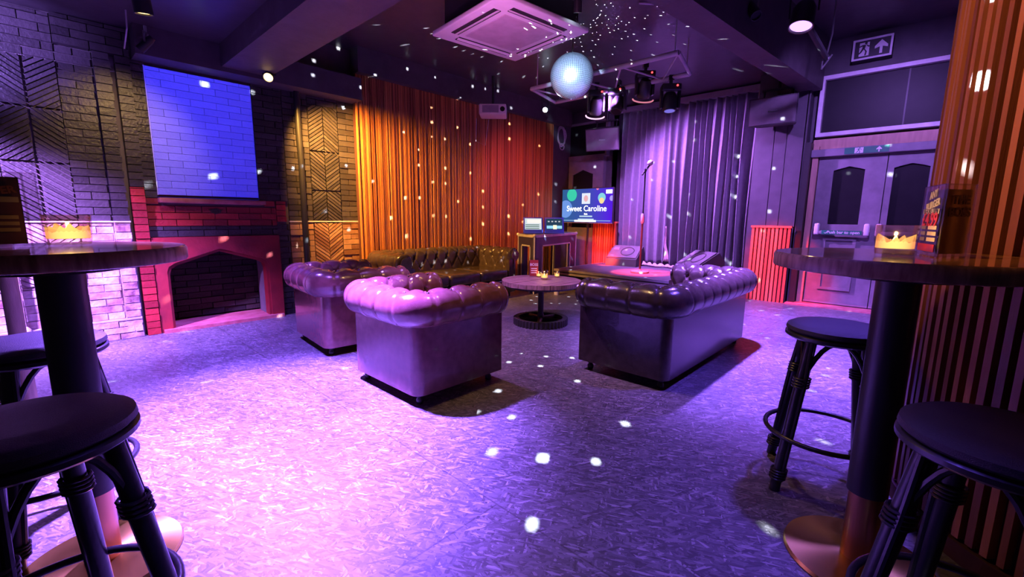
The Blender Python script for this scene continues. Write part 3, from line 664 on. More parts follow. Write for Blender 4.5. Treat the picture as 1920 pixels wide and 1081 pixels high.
chesterfield('chesterfield_armchair', 'oxblood tufted leather armchair nearest the camera, lit pink-violet', 'armchair', (-2.61, 1.50, 0), 0, .80, .75, 1, M_LEATHER)
chesterfield('chesterfield_armchair', 'oxblood tufted leather armchair behind the nearest one, close to the fireplace', 'armchair', (-4.03, 1.59, 0), math.radians(-5), .86, .77, 1, M_LEATHER)
chesterfield('chesterfield_sofa', 'long brown tufted leather sofa against the orange slat wall', 'sofa', (-5.33, 3.93, 0), -PI/2, 1.95, .80, 3, M_LEATHER2)
chesterfield('chesterfield_sofa', 'brown tufted leather sofa seen from behind, facing away from the exit doors', 'sofa', (-1.21, 3.74, 0), PI/2, 1.76, .73, 2, M_LEATHER2)

# ------------------------------------------------------------------ coffee table and what stands on it
ct = thing('coffee_table', 'round rough wooden coffee table on a cast iron cog base', 'table', (-3.13, 3.82, 0))
tp = MB()
for i in range(9):
    x0 = -.45+i*.1; x1 = x0+.095
    poly = [(.445*math.cos(q*PI/36), .445*math.sin(q*PI/36)*(1+.012*math.sin(q*5))) for q in range(72)]
    p_ = clip(clip(poly, 1, 0, x1), -1, 0, -x0)
    if len(p_) > 2: tp.prism(p_, .455, .5+random.uniform(-.002, .002), lambda u, v, z: (u, v, z))
tp.build('table_top', M_RUSTIC, ct)
MB().lathe([(0, .43), (.40, .43), (.41, .455), (0, .455)], seg=40).build('under_rim', M_IRON, ct, smooth=True)
MB().lathe([(.0, .05), (.06, .05), (.04, .09), (.032, .12), (.032, .40), (.1, .43), (0, .43)], seg=20).build('column', M_IRON, ct, smooth=True)
gw = MB(); ro, nteeth = .31, 44
pr = []
for i in range(nteeth*4):
    a = 2*PI*i/(nteeth*4); r = ro if i % 4 in (0, 1) else ro-.014; pr.append((r*math.cos(a), r*math.sin(a)))
n = len(pr); inr = [(.25*math.cos(2*PI*i/n), .25*math.sin(2*PI*i/n)) for i in range(n)]
vs = [(x, y, z) for z in (0, .075) for x, y in pr]+[(x, y, z) for z in (0, .075) for x, y in inr]
fs = []
for i in range(n):
    j = (i+1) % n; fs += [(i, j, n+j, n+i), (2*n+i, 3*n+i, 3*n+j, 2*n+j), (n+i, n+j, 3*n+j, 3*n+i), (i, 2*n+i, 2*n+j, j)]
gw.add(vs, fs).build('cog_rim', M_IRON, ct)
for k in range(5):
    a = 2*PI*k/5+.3; MB().tube([(0.03*math.cos(a), .03*math.sin(a), .05), (.15*math.cos(a), .15*math.sin(a), .055), (.26*math.cos(a), .26*math.sin(a), .04)], [.034, .026, .03], 8).build('spoke', M_IRON, ct, smooth=True)

def candle(name, label, loc, r, h, group, big=True, pw=.6):
    c = thing(name, label, 'candle', loc, 0, group)
    MB().lathe([(0, .004), (r*.86, .004), (r*.9, .01), (r, h), (r*.95, h), (r*.85, h*.22), (0, h*.2)], seg=28).build('glass', M_AMBER, c, smooth=True)
    prof = []
    mbw = MB(); seg = 54; vs = []; rows = 6
    for k in range(seg):
        a = 2*PI*k/seg; top = h*(.56+.06*math.sin(a*2+1)+.07*math.sin(a*5+2)+.06*math.sin(a*11)+.04*math.sin(a*17+1))
        for i in range(rows): q = i/(rows-1); vs.append((r*.88*math.cos(a), r*.88*math.sin(a), h*.24+q*(top-h*.24)))
    fs = [((k*rows+i), ((k+1) % seg)*rows+i, ((k+1) % seg)*rows+i+1, k*rows+i+1) for k in range(seg) for i in range(rows-1)]
    cidx = len(vs); vs.append((0, 0, h*.42)); fs += [(k*rows+rows-1, ((k+1) % seg)*rows+rows-1, cidx) for k in range(seg)]
    mbw.add(vs, fs).build('wax', M_WAX, c, smooth=True, label='glowing wax')
    MB().lathe([(0, h*.40), (r*.10, h*.44), (r*.14, h*.50), (r*.07, h*.60), (0, h*.70)], seg=12).build('flame', E_FLAME, c, smooth=True)
    point(name+'_light', (loc[0], loc[1], loc[2]+h*.80), pw*.4, (1, .55, .2), .004)
    return c
CG = 'candles in glass tumblers'
candle('candle_holder', 'lit candle in a square-looking amber glass on the left bar table', (-2.035, .065, 1.093), .06, .098, CG, pw=1.2)
candle('candle_holder', 'lit candle in a clear amber glass on the right bar table', (-.075, 1.80, 1.095), .053, .092, CG, pw=1.5)
candle('candle_holder', 'lit candle in a small glass at the front of the round coffee table', (-3.12, 3.86, .5), .043, .11, CG, pw=1.2)
candle('candle_holder', 'small lit candle behind the menu holder on the coffee table, left one', (-3.3, 3.98, .5), .032, .07, CG, pw=.3)
candle('candle_holder', 'small lit candle at the back right of the coffee table', (-3.14, 4.12, .5), .032, .075, CG, pw=.3)
cupt = MB().lathe([(0, 0), (.04, 0), (.046, .12), (.042, .12), (.037, .01), (0, .01)], (-4.16, 5.46, 0), 20).build('cup', M_CERAMIC, smooth=True)
tag(cupt, 'small white cup standing on the floor before the stage', 'cup')

def acrylic_menu(name, label, loc, rotz, wd, hh, dp, content, group='table menu holders'):
    m = thing(name, label, 'menu holder', loc, rotz, group)
    MB().rbox((0, 0, .004), (wd, dp, .008), .002).build('base', M_ACRYLIC, m)
    frame = MB().bb(-wd/2, wd/2, -dp/2, -dp/2+.003, 0, hh).bb(-wd/2, wd/2, dp/2-.003, dp/2, 0, hh).bb(-wd/2, -wd/2+.003, -dp/2, dp/2, 0, hh).bb(wd/2-.003, wd/2, -dp/2, dp/2, 0, hh)
    frame.build('acrylic_sleeve', M_ACRYLIC, m)
    content(m, wd, hh, dp); return m
def menu_front(m, wd, hh, dp, face='-y', dim=False):
    # card with its printed blocks, on the face towards local -Y
    y = -dp/2+.006; s = wd/.105
    mw, mr = (M_DARKPRINT, M_DARKPRINT) if dim else (M_WHITEPRINT, M_REDPRINT)
    MB().bb(-wd/2+.006, wd/2-.006, y, y+.0015, .008, hh-.012).build('card', M_PAPER, m, label='black menu card')
    text('card_heading', 'ANY\nBURGER', .0185*s, (.008*s, y-.001, hh*.78), (1, .0, .18), (-.18, 0, 1), mw, m, bold=.0006)
    MB().bb(-wd*.36, wd*.40, y-.0012, y-.0002, hh*.595, hh*.665).build('price_strip', mw, m)
    text('price_strip_text', 'BEFORE 10PM', .0115*s, (wd*.02, y-.0014, hh*.629), (1, 0, 0), (0, 0, 1), M_PAPER, m, extrude=.0002)
    text('price', '£4.99', .034*s, (.0, y-.001, hh*.50), (1, 0, 0), (0, 0, 1), mr, m, bold=.0008)
    for k, z in enumerate((.385, .30, .215)): MB().bb(-.0*wd, wd*.40, y-.0012, y-.0002, hh*z, hh*(z+.05)).build('text_block', mw, m); MB().bb(-wd*.38, -wd*.12, y-.0012, y-.0002, hh*z, hh*(z+.05)).build('picture_block', mw if k == 0 else M_DARKPRINT, m)
    MB().bb(-wd/2+.008, wd/2-.008, y-.0012, y-.0002, .012, hh*.17).build('footer_band', mr, m)
def menu_r(m, wd, hh, dp):
    menu_front(m, wd, hh, dp)
def boss(m, y, wd, hh, s, mm, right=(1, 0, 0), origin=None):
    text('card_title', 'BOSS', s, origin, right, (0, 0, 1), mm, m, bold=.001)
# right table: V of two sleeves, printed face towards the candle, dark face towards the stools
mr_ = thing('menu_holder', 'clear triangular menu holder with a black and red price card on the right bar table', 'menu holder', (.018, 1.823, 1.095), 0, 'table menu holders')
def face(root, a, b, hh, fn, card=True):
    # a sleeve panel from a to b (local xy), printed on its left-hand side seen from outside
    a = Vector((a[0], a[1], 0)); b = Vector((b[0], b[1], 0)); u = (b-a).normalized(); L = (b-a).length; o = u.cross(Vector((0, 0, 1)))
    def P(x, z, k): return a+u*x+Vector((0, 0, z))+o*k
    MB().prism([(0, 0), (L, 0), (L, hh), (0, hh)], -.002, .002, P).build('acrylic_panel', M_ACRYLIC, root)
    if card: MB().prism([(.006, .008), (L-.006, .008), (L-.006, hh-.014), (.006, hh-.014)], -.006, -.004, P).build('card', M_PAPER, root, label='black menu card')
    for x in (0, L): MB().tube([P(x, 0, 0), P(x, hh, 0)], .0022, 6).build('clear_edge', M_ACRYLIC, root)
    MB().tube([P(0, hh, 0), P(L, hh, 0)], .002, 6).build('clear_edge', M_ACRYLIC, root)
    fn(root, P, u, L, hh)
def price_face(root, P, u, L, hh):
    s = L/.105; k = .0032
    text('card_heading', 'ANY\nBURGER', .019*s, P(L*.56, hh*.80, k), (u+Vector((0, 0, .16))), (Vector((0, 0, 1))-u*.16), M_WHITEPRINT, root, bold=.0006)
    MB().prism([(L*.13, hh*.60), (L*.93, hh*.60), (L*.93, hh*.672), (L*.13, hh*.672)], .0026, .0032, P).build('price_strip', M_WHITEPRINT, root)
    text('price_strip_text', 'BEFORE 10PM', .0128*s, P(L*.53, hh*.634, .0036), u, (0, 0, 1), M_PAPER, root, extrude=.0002, bold=.0002)
    text('price', '£4.99', .036*s, P(L*.52, hh*.51, k), u, (0, 0, 1), M_REDPRINT, root, bold=.001)
    for z in (.375, .29, .205):
        MB().prism([(L*.50, hh*z), (L*.93, hh*z), (L*.93, hh*(z+.055)), (L*.50, hh*(z+.055))], .0026, .0032, P).build('text_block', M_WHITEPRINT, root)
        MB().prism([(L*.14, hh*z), (L*.38, hh*z), (L*.38, hh*(z+.055)), (L*.14, hh*(z+.055))], .0026, .0032, P).build('picture_block', M_TRIMGREY, root)
    MB().prism([(L*.08, .012), (L*.94, .012), (L*.94, hh*.165), (L*.08, hh*.165)], .0026, .0032, P).build('footer_band', M_REDPRINT, root)
def dark_face(root, P, u, L, hh):
    text('card_title', 'THE\nBOSS', .036, P(L*.5, hh*.70, .0032), u, (0, 0, 1), M_DARKPRINT, root, bold=.001)
face(mr_, (-.044, .165), (0, 0), .212, price_face)
face(mr_, (.004, -.002), (.068, .09), .212, dark_face)
ml_ = thing('menu_holder', 'clear menu holder with a dark red card on the left bar table', 'menu holder', (-2.07, -.02, 1.093), 0, 'table menu holders')
def left_face(root, P, u, L, hh):
    text('card_heading', 'ANY\nBURGER', .03, P(L*.62, hh*.80, .0032), (u+Vector((0, 0, .16))), (Vector((0, 0, 1))-u*.16), M_DARKPRINT, root, bold=.001)
    MB().prism([(L*.1, hh*.60), (L*.93, hh*.60), (L*.93, hh*.672), (L*.1, hh*.672)], .0026, .0032, P).build('price_strip', M_DARKPRINT, root)
    for z in (.375, .29, .205): MB().prism([(L*.3, hh*z), (L*.9, hh*z), (L*.9, hh*(z+.05)), (L*.3, hh*(z+.05))], .0026, .0032, P).build('text_block', M_DARKPRINT, root)
M_PAPER_RED = mat('dark_red_print', (.07, .014, .016), .35)
face(ml_, (.05, -.19), (0, 0), .225, left_face)
face(ml_, (.0, .002), (.006, .03), .225, lambda *a: None, False)
for ch in ml_.children:
    if ch.name.startswith('card') and ch.type == 'MESH': ch.data.materials[0] = M_PAPER_RED
mc = thing('menu_holder', 'small red card in a clear holder on the coffee table', 'menu holder', (-3.36, 3.96, .5), math.radians(43), 'table menu holders')
MB().bb(-.055, .055, -.004, .004, 0, .225).build('acrylic_sleeve', M_ACRYLIC, mc)
MB().bb(-.05, .05, -.007, -.0045, .01, .2).build('card', M_REDSTONE, mc, label='dark red menu card')
text('card_title', 'BOSS', .042, (0, -.009, .145), (1, 0, 0), (0, 0, 1), M_WHITEPRINT, mc, bold=.001)
for k in range(3): MB().bb(-.035, .035, -.0085, -.0072, .095-k*.025, .105-k*.025).build('text_block', M_WHITEPRINT, mc)

# ------------------------------------------------------------------ bar tables
def bar_table(label, loc, k=1.0):
    t = thing('bar_table', label, 'table', loc, 0, 'tall round bar tables')
    MB().lathe([(0, 1.042), (.335*k, 1.042), (.35*k, 1.05), (.352*k, 1.085), (.346*k, 1.092), (0, 1.092)], seg=64).build('table_top', M_TABLE, t, smooth=True)
    MB().lathe([(.3505*k, 1.045), (.3535*k, 1.05), (.3535*k, 1.083), (.349*k, 1.0905)], seg=64).build('edge_band', M_TABLEEDGE, t, smooth=True)
    MB().lathe([(0, 1.02), (.16, 1.02), (.16, 1.042), (0, 1.042)], seg=32).build('under_plate', M_BLACKMETAL, t)
    MB().lathe([(.058, .27), (.058, 1.02)], seg=32).build('pole', M_BLACKMETAL, t, smooth=True)
    MB().lathe([(.05, .02), (.05, .27), (.0, .27)], seg=32).build('pole_sleeve', M_COPPER, t, smooth=True, label='copper lower sleeve')
    MB().lathe([(0, 0), (.222, 0), (.225, .004), (.22, .016), (.05, .022), (0, .022)], seg=64).build('base_plate', M_BRASS, t, smooth=True, label='brushed brass base disc')
    return t
bar_table('tall round wooden bar table at the left with a copper-sleeved black pole', (-1.965, .03, 0), .93)
bar_table('tall round wooden bar table at the right beside the slatted column', (-.055, 1.875, 0))

# ------------------------------------------------------------------ rattan bar stools
def make_stool(label, loc, rotz):
    s = thing('bar_stool', label, 'stool', loc, rotz, 'black rattan bar stools')
    MB().lathe([(0, .748), (.10, .75), (.165, .745), (.187, .733), (.19, .718), (.18, .708), (0, .708)], seg=48).build('seat', M_WOVEN, s, smooth=True)
    MB().lathe([(.15, .682), (.182, .682), (.192, .69), (.192, .702), (.182, .71), (.15, .71)], seg=48).build('seat_rim', M_CANE, s, smooth=True)
    for k in range(4):
        a = PI/4+k*PI/2; c, si = math.cos(a), math.sin(a)
        lg = MB().tube([(.135*c, .135*si, .70), (.183*c, .183*si, .42), (.255*c, .255*si, 0)], [.022, .024, .021], 12).build('leg', M_CANE, s, smooth=True)
        a2 = a+.10
        MB().tube([(.15*math.cos(a2), .15*math.sin(a2), .69), (.180*math.cos(a+.14), .180*math.sin(a+.14), .50), (.247*math.cos(a+.08), .247*math.sin(a+.08), .05)], .009, 8).build('side_cane', M_CANE, lg, smooth=True)
        for z0 in (.48, .06):
            wr = MB()
            for q in range(4):
                z = z0+q*.012; r = .135+(.70-z)*.1714
                wr.tube([(r*c+.031*math.cos(u), r*si+.031*math.sin(u), z) for u in [2*PI*v/12 for v in range(12)]], .0045, 6, closed=True)
            wr.build('cane_binding', M_CANE, lg, smooth=True)
    for k in range(4):
        a = PI/4+k*PI/2; b = a+PI/2; A = Vector((.169*math.cos(a), .169*math.sin(a), .50)); B = Vector((.169*math.cos(b), .169*math.sin(b), .50)); M = (A+B)/2
        pts = []
        for q in range(13):
            u = q/12; h = 1-abs(2*u-1)**2.2; pts.append(tuple(A*(1-u)+B*u+Vector((0, 0, .175*h))+M.normalized()*.01*h))
        MB().tube(pts, .010, 8).build('brace', M_CANE, s, smooth=True)
    MB().tube([(.232*math.cos(u), .232*math.sin(u), .245) for u in [2*PI*v/40 for v in range(40)]], .0105, 10, closed=True).build('foot_ring', M_CANE, s, smooth=True)
    return s
SG = 'black rattan bar stools'
st0 = make_stool('black rattan bar stool behind the right bar table, seat lit blue', (-.25, 2.365, 0), math.radians(15))
dup(st0, (.183, 1.415, 0), math.radians(68), 'black rattan bar stool in front of the slatted column, cut by the right frame edge', SG)
dup(st0, (-1.40, -.068, 0), math.radians(23), 'black rattan bar stool nearest the camera at the lower left', SG)
dup(st0, (-2.31, -.05, 0), math.radians(16), 'black rattan bar stool behind the left bar table pole', SG)

# ------------------------------------------------------------------ stage
sg_ = thing('stage', 'low carpeted stage with a grey edge in front of the curtain', 'stage', (0, 0, 0))
MB().bb(-4.58, -2.06, 5.97, 7.94, .25, .33).build('deck', M_STAGE, sg_)
MB().bb(-4.60, -2.05, 5.945, 5.97, .30, .336).bb(-4.60, -2.05, 5.95, 5.97, .245, .275).bb(-4.605, -4.58, 5.95, 7.94, .30, .336).build('edge_trim', M_TRIMGREY, sg_)
MB().bb(-4.54, -2.1, 6.03, 7.9, 0, .25).build('skirt', M_BLACK, sg_)
cu = MB(); nx_, nz_ = 420, 26; X0, X1 = -4.47, -2.02; vs = []
random.seed(11)
xs = [0]; folds = []
acc = 0
while acc < 1: folds.append((acc, random.uniform(.7, 1.15))); acc += random.uniform(.040, .062)
def fold(u, v):
    ph = u*19.5+.35*math.sin(u*9)+.12*math.sin(u*31); a = .075+.02*math.sin(u*13+1)
    return a*math.sin(2*PI*ph)+.02*math.sin(4*PI*ph+1+v)+.012*math.sin(u*40+v*3)
for i in range(nx_+1):
    u = i/nx_
    for j in range(nz_+1):
        v = j/nz_; amp = .75+.35*(1-v)
        vs.append((X0+(X1-X0)*u+.012*math.sin(v*5+u*30), 7.78+amp*fold(u+.004*math.sin(v*3), v*.8), .335+(3.13-.335)*v))
fs = [(i*(nz_+1)+j, (i+1)*(nz_+1)+j, (i+1)*(nz_+1)+j+1, i*(nz_+1)+j+1) for i in range(nx_) for j in range(nz_)]
cuo = cu.add(vs, fs).build('curtain', M_CURTAIN, smooth=True, fix=False)
for q in cuo.data.polygons: q.use_smooth = True
sd = cuo.modifiers.new('thickness', 'SOLIDIFY'); sd.thickness = .006
tag(cuo, 'tall dark pleated stage curtain lit violet', 'curtain')
tag(MB().bb(-4.47, -2.0, 7.70, 7.84, 3.13, 3.22).build('curtain_track', M_TRIMGREY), 'grey curtain track along the top of the stage curtain', 'curtain track')
ms = thing('microphone_stand', 'straight microphone stand with a round base on the stage', 'microphone stand', (-3.335, 6.56, .33))
MB().lathe([(0, 0), (.14, 0), (.145, .012), (.14, .028), (.03, .036), (.02, .06), (0, .06)], seg=36).build('base', M_TRIMGREY, ms, smooth=True)
MB().tube([(0, 0, .05), (0, 0, .90)], .0155, 12).build('lower_pole', M_BLACKMETAL, ms, smooth=True)
MB().tube([(0, 0, .88), (0, 0, 1.60)], .011, 12).build('upper_pole', M_BLACKMETAL, ms, smooth=True)
MB().lathe([(.014, .78), (.028, .80), (.03, .90), (.022, .94), (0, .94)], seg=16).build('clutch', M_PLASTIC, ms, smooth=True, label='pale height clutch')
MB().tube([(0, 0, 1.585), (.005, -.005, 1.60), (.02, -.02, 1.625)], .02, 10).build('microphone_clip', M_BLACK, ms, smooth=True)
mc_ = thing('microphone', 'handheld microphone with a bright ball head in the stand clip', 'microphone', (-3.335, 6.56, .33))
MB().tube([(-.035, -.035, 1.53), (.02, .02, 1.645), (.035, .035, 1.68)], [.014, .02, .024], 12).build('handle', M_BLACKMETAL, mc_, smooth=True)
MB().sphere((.052, .045, 1.715), .045, 16, 10).build('grille', mat('bright_mic_mesh', (.85, .75, .75), .35, .6), mc_, smooth=True)
def wedge(label, loc, rotz, wd, group='stage monitor wedges'):
    o = thing('monitor_wedge', label, 'monitor speaker', loc, rotz, group)
    pr = [(-.24, 0), (.2, 0), (.2, .10), (.05, .36), (-.0, .36), (-.24, .12)]
    pr = [(-.22, 0), (.24, 0), (.24, .22), (.14, .36), (-.22, .13)]
    MB().prism(pr, -wd/2, wd/2, lambda u, v, k: (k, u, v)).build('cabinet', M_SPK, o)
    n = Vector((0, -.23, .36)).normalized()
    a, b = Vector((0, -.215, .14)), Vector((0, .13, .36)); n = Vector((0, -(b.z-a.z), (b.y-a.y))).normalized()
    def P(x, t, k): q = a+(b-a)*t+n*k; return (x, q.y, q.z)
    MB().prism([(-wd/2+.02, .05), (wd/2-.02, .05), (wd/2-.02, .95), (-wd/2+.02, .95)], .0, .012, P).build('grille', M_GRILLE, o)
    ringp = MB(); L = (b-a).length
    ringp.tube([P(.06+.12*math.cos(u), .5+.12/L*math.sin(u), .016) for u in [2*PI*q/24 for q in range(24)]], .008, 6, closed=True).build('woofer_ring', M_SPK, o)
    MB().prism([(-wd/2+.06, .60), (-wd/2+.17, .60), (-wd/2+.17, .82), (-wd/2+.06, .82)], .012, .018, P).build('horn', M_TRIMGREY, o)
    MB().prism([(-wd/2+.06, .12), (-wd/2+.13, .12), (-wd/2+.13, .2), (-wd/2+.06, .2)], .012, .016, P).build('badge', M_TRIMGREY, o)
    return o
wedge('stage monitor wedge behind the microphone stand, left one', (-4.08, 7.42, .33), math.radians(8), .58)
wedge('stage monitor wedge tilted up at the right of the stage behind the sofa', (-2.62, 7.12, .33), math.radians(-38), .62)
cl_ = MB(); vs = []; random.seed(5)
NC = 26
for i in range(NC):
    for j in range(10):
        u, v = i/(NC-1), j/9; h = .02+.07*abs(math.sin(u*17+v*3))*(1-abs(2*v-1))*(1-.5*u)+.012*random.random()
        vs.append((-3.78+.62*u, 7.50+.10*v+.03*math.sin(u*11), .333+h))
fs = [(i*10+j, (i+1)*10+j, (i+1)*10+j+1, i*10+j+1) for i in range(NC-1) for j in range(9)]
co_ = cl_.add(vs, fs).build('cloth', M_CLOTH, smooth=True, fix=False); tag(co_, 'crumpled pale pink cloth lying at the foot of the curtain', 'cloth')
sm_ = co_.modifiers.new('thickness', 'SOLIDIFY'); sm_.thickness = .004
# drape hanging from the curtain hem
fl = MB(); vs = []
for i in range(8):
    for j in range(14):
        u, v = i/7, j/13; vs.append((-3.44+.07*u*(1.25-v)+.012*math.sin(v*9), 7.635+.02*math.sin(u*9+v*4), .44+.62*v))
fs = [(i*14+j, (i+1)*14+j, (i+1)*14+j+1, i*14+j+1) for i in range(7) for j in range(13)]
fo = fl.add(vs, fs).build('cloth', M_CLOTH, smooth=True, fix=False); tag(fo, 'narrow pale strip of cloth hanging down the stage curtain', 'cloth'); fo.modifiers.new('thickness', 'SOLIDIFY').thickness = .004

# --- television
tv = thing('television', 'flat television showing Sweet Caroline on a blue screen', 'television', (-4.83, 7.22, 1.42), math.radians(-3))
TW, TH = 1.20, .655
MB().rbox((0, 0, 0), (TW, .05, TH), .01).build('casing', M_BLACK, tv)
MB().bb(-TW/2+.012, TW/2-.012, -.0285, -.0262, -TH/2+.02, TH/2-.012).build('screen', M_TVSCREEN, tv)
MB().bb(-TW/2, TW/2, -.031, -.026, -TH/2, -TH/2+.014).build('lower_bezel', M_TRIMGREY, tv)
def disc(cx, cz, r, c, s, y, name='bokeh_disc', a0=0, sc=1):
    MB().add([(max(-TW/2+.013, min(TW/2-.013, cx+r*math.cos(k*PI/16))), y, max(-TH/2+.021, min(TH/2-.013, cz+sc*r*math.sin(k*PI/16)))) for k in range(32)], [tuple(range(32))]).build(name, emis(name+'_glow', c, s), tv, fix=False)
disc(-.35, .21, .12, (.05, .62, .42), 1, -.0288); disc(-.50, -.06, .17, (.16, .32, .80), 1, -.0288); disc(.35, .145, .085, (.25, .68, .80), 1, -.0288); disc(.35, .09, .055, (1, .75, .35), 1, -.0290); disc(.57, .13, .05, (.45, .35, .95), 1, -.0288); disc(.25, .315, .03, (.9, .2, .4), 1, -.0288)
MB().bb(-.105, .09, -.0305, -.029, .035, .235).build('album_square', emis('album_white', (.8, .86, 1), 1), tv)
disc(-.008, .135, .05, (.85, .45, .5), 1, -.0312, 'album_shape', sc=1.2)
text('song_title', 'Sweet Caroline', .150, (0, -.031, -.055), (1, 0, 0), (0, 0, 1), E_WHITE, tv, bold=.0018)
text('singer_line', 'Solo', .045, (0, -.031, -.155), (1, 0, 0), (0, 0, 1), E_WHITE, tv, bold=.002)
for wd, z in ((.30, -.198), (.37, -.255)): MB().bb(-wd/2, wd/2, -.0305, -.029, z-.013, z+.013).build('caption_line', emis('caption_glow', (.6, .8, 1), .9), tv)
MB().bb(-TW/2+.03, TW/2-.04, -.0305, -.029, -.285, -.272).build('progress_bar', emis('progress_glow', (.4, .65, .9), .8), tv); MB().bb(-.27, .24, -.031, -.0295, -.302, -.268).build('progress_label', E_WHITE, tv)
MB().bb(.44, .575, -.0305, -.029, .215, .285).build('corner_logo', E_WHITE, tv, label='white corner logo')
MB().bb(-.02, .02, .03, .07, -.42, .0).bb(-.2, .2, .025, .06, -.1, .1).tube([(0, .05, -.42), (0, .05, -1.41)], .02, 10).lathe([(0, -1.42), (.2, -1.42), (.2, -1.40), (0, -1.40)], (0, .05, 0), 24).build('floor_stand', M_BLACKMETAL, tv)

# --- DJ desk and laptops
dj = thing('flight_case_desk', 'open flight-case desk with aluminium edges behind the sofa, two laptops on top', 'desk', (-4.43, 5.22, 0), 0)
# footprint: front corner at origin, left end runs to -X, long side runs back along +Y
v1 = Vector((-.56, .24, 0)); v2 = Vector((-.37, 1.63, 0)); e1, e2 = v1.normalized(), v2.normalized(); L1, L2 = v1.length, v2.length; HT = .905
def panel(a, u, L, z0, z1, out, t, name, m): 
    def P(x, z, k): return a+u*x+Vector((0, 0, z))+out*k
    return MB().prism([(0, z0), (L, z0), (L, z1), (0, z1)], 0, t, P)
def u_panel(a, u, L, out, nm):
    def P(x, z, k): return a+u*x+Vector((0, 0, z))+out*k
    lw, tw = L*.26 if L < 1 else L*.17, .17
    poly = [(0, 0), (lw, 0), (lw, HT-tw), (L-lw, HT-tw), (L-lw, 0), (L, 0), (L, HT), (0, HT)]
    o = MB().prism(poly, 0, -.03, P).build('side_panel', M_CASEPANEL, dj)
    tr = MB(); w_ = .022
    def bar(x0, z0, x1, z1): tr.prism([(x0, z0), (x1, z0), (x1, z1), (x0, z1)], 0, .008, P)
    bar(0, 0, w_, HT); bar(L-w_, 0, L, HT); bar(w_, HT-w_, L-w_, HT); bar(lw-w_, 0, lw, HT-tw); bar(L-lw, 0, L-lw+w_, HT-tw); bar(lw, HT-tw, L-lw, HT-tw+w_)
    tr.build('aluminium_edging', M_TRUSS, o)
n1 = Vector((-e1.y, e1.x, 0)) * -1; n1 = Vector((e1.y, -e1.x, 0));  n1 = n1 if n1.y < 0 else -n1
n2 = Vector((e2.y, -e2.x, 0)); n2 = n2 if n2.x > 0 else -n2
u_panel(Vector((0, 0, 0)), e1, L1, n1, 'a'); u_panel(Vector((0, 0, 0)), e2, L2, n2, 'b'); u_panel(v1, e2, L2, -n2, 'c')
MB().prism([(0, 0), (v1.x, v1.y), (v1.x+v2.x, v1.y+v2.y), (v2.x, v2.y)], HT, HT+.018, lambda u, v, z: (u, v, z)).build('top', M_CASEPANEL, dj)
MB().tube([(0, 0, HT+.01), tuple(v1+Vector((0, 0, HT+.01))), tuple(v1+v2+Vector((0, 0, HT+.01))), tuple(v2+Vector((0, 0, HT+.01)))], .014, 4, closed=True).build('top_edging', M_TRUSS, dj)
for p_ in (Vector((0, 0, 0)), v1, v2, v1+v2): MB().sphere(tuple(p_+Vector((0, 0, HT+.008))), .028, 8, 6).build('corner_ball', M_TRUSS, dj)
for k, off in enumerate((0, 1)):
    lp = thing('laptop', ('open tablet with a white list on its screen, left of the pair on the desk', 'open tablet with a dark mixer picture, right of the pair on the desk')[k], 'tablet', (-4.80+.20*k, 5.62+.31*k, HT+.026), math.radians(50), 'blue tablets on the desk')
    R_ = Matrix.Rotation(math.radians(-12), 3, 'X')
    MB().rbox((0, .02, .135), (.33, .018, .26), .012, rot=R_).build('case', M_LAPTOP, lp, smooth=True)
    def P(x, z, kk): v = R_ @ Vector((x, kk, z)); return (v.x, v.y+.02, v.z+.135)
    MB().prism([(-.14, -.075), (.14, -.075), (.14, .11), (-.14, .11)], -.010, -.0085, P).build('screen', emis('tablet_screen', (.75, .85, .9), .9) if k == 0 else emis('mixer_screen', (.02, .05, .10), 1), lp)
    if k == 0:
        for z in (.0, -.03, -.06): MB().prism([(-.13, z-.004), (.1, z-.004), (.1, z+.008), (-.13, z+.008)], -.0125, -.0105, P).build('text_line', emis('list_line', (.05, .12, .08), 1), lp)
        MB().prism([(-.1, .03), (.13, .03), (.13, .09), (-.1, .09)], -.0125, -.0105, P).build('picture_panel', emis('picture_panel_glow', (1, .8, .75), 1.2), lp)
    else:
        MB().prism([(-.13, -.06), (.13, -.06), (.13, -.01), (-.13, -.01)], -.0125, -.0105, P).build('waveform', emis('waveform_glow', (.35, .75, 1), 1), lp)
        MB().prism([(-.02, -.07), (.04, -.07), (.04, .0), (-.02, .0)], -.0135, -.012, P).build('waveform_peak', emis('peak_glow', (1, .9, .6), 1.3), lp)
        for q in range(4): MB().prism([(-.11+q*.06, .05), (-.08+q*.06, .05), (-.08+q*.06, .07), (-.11+q*.06, .07)], -.0125, -.0105, P).build('control_dot', emis('control_glow', (.7, .7, .75), .8), lp)
    MB().rbox((0, -.02, .008), (.30, .16, .014), .005).build('keyboard', M_LAPTOP, lp)

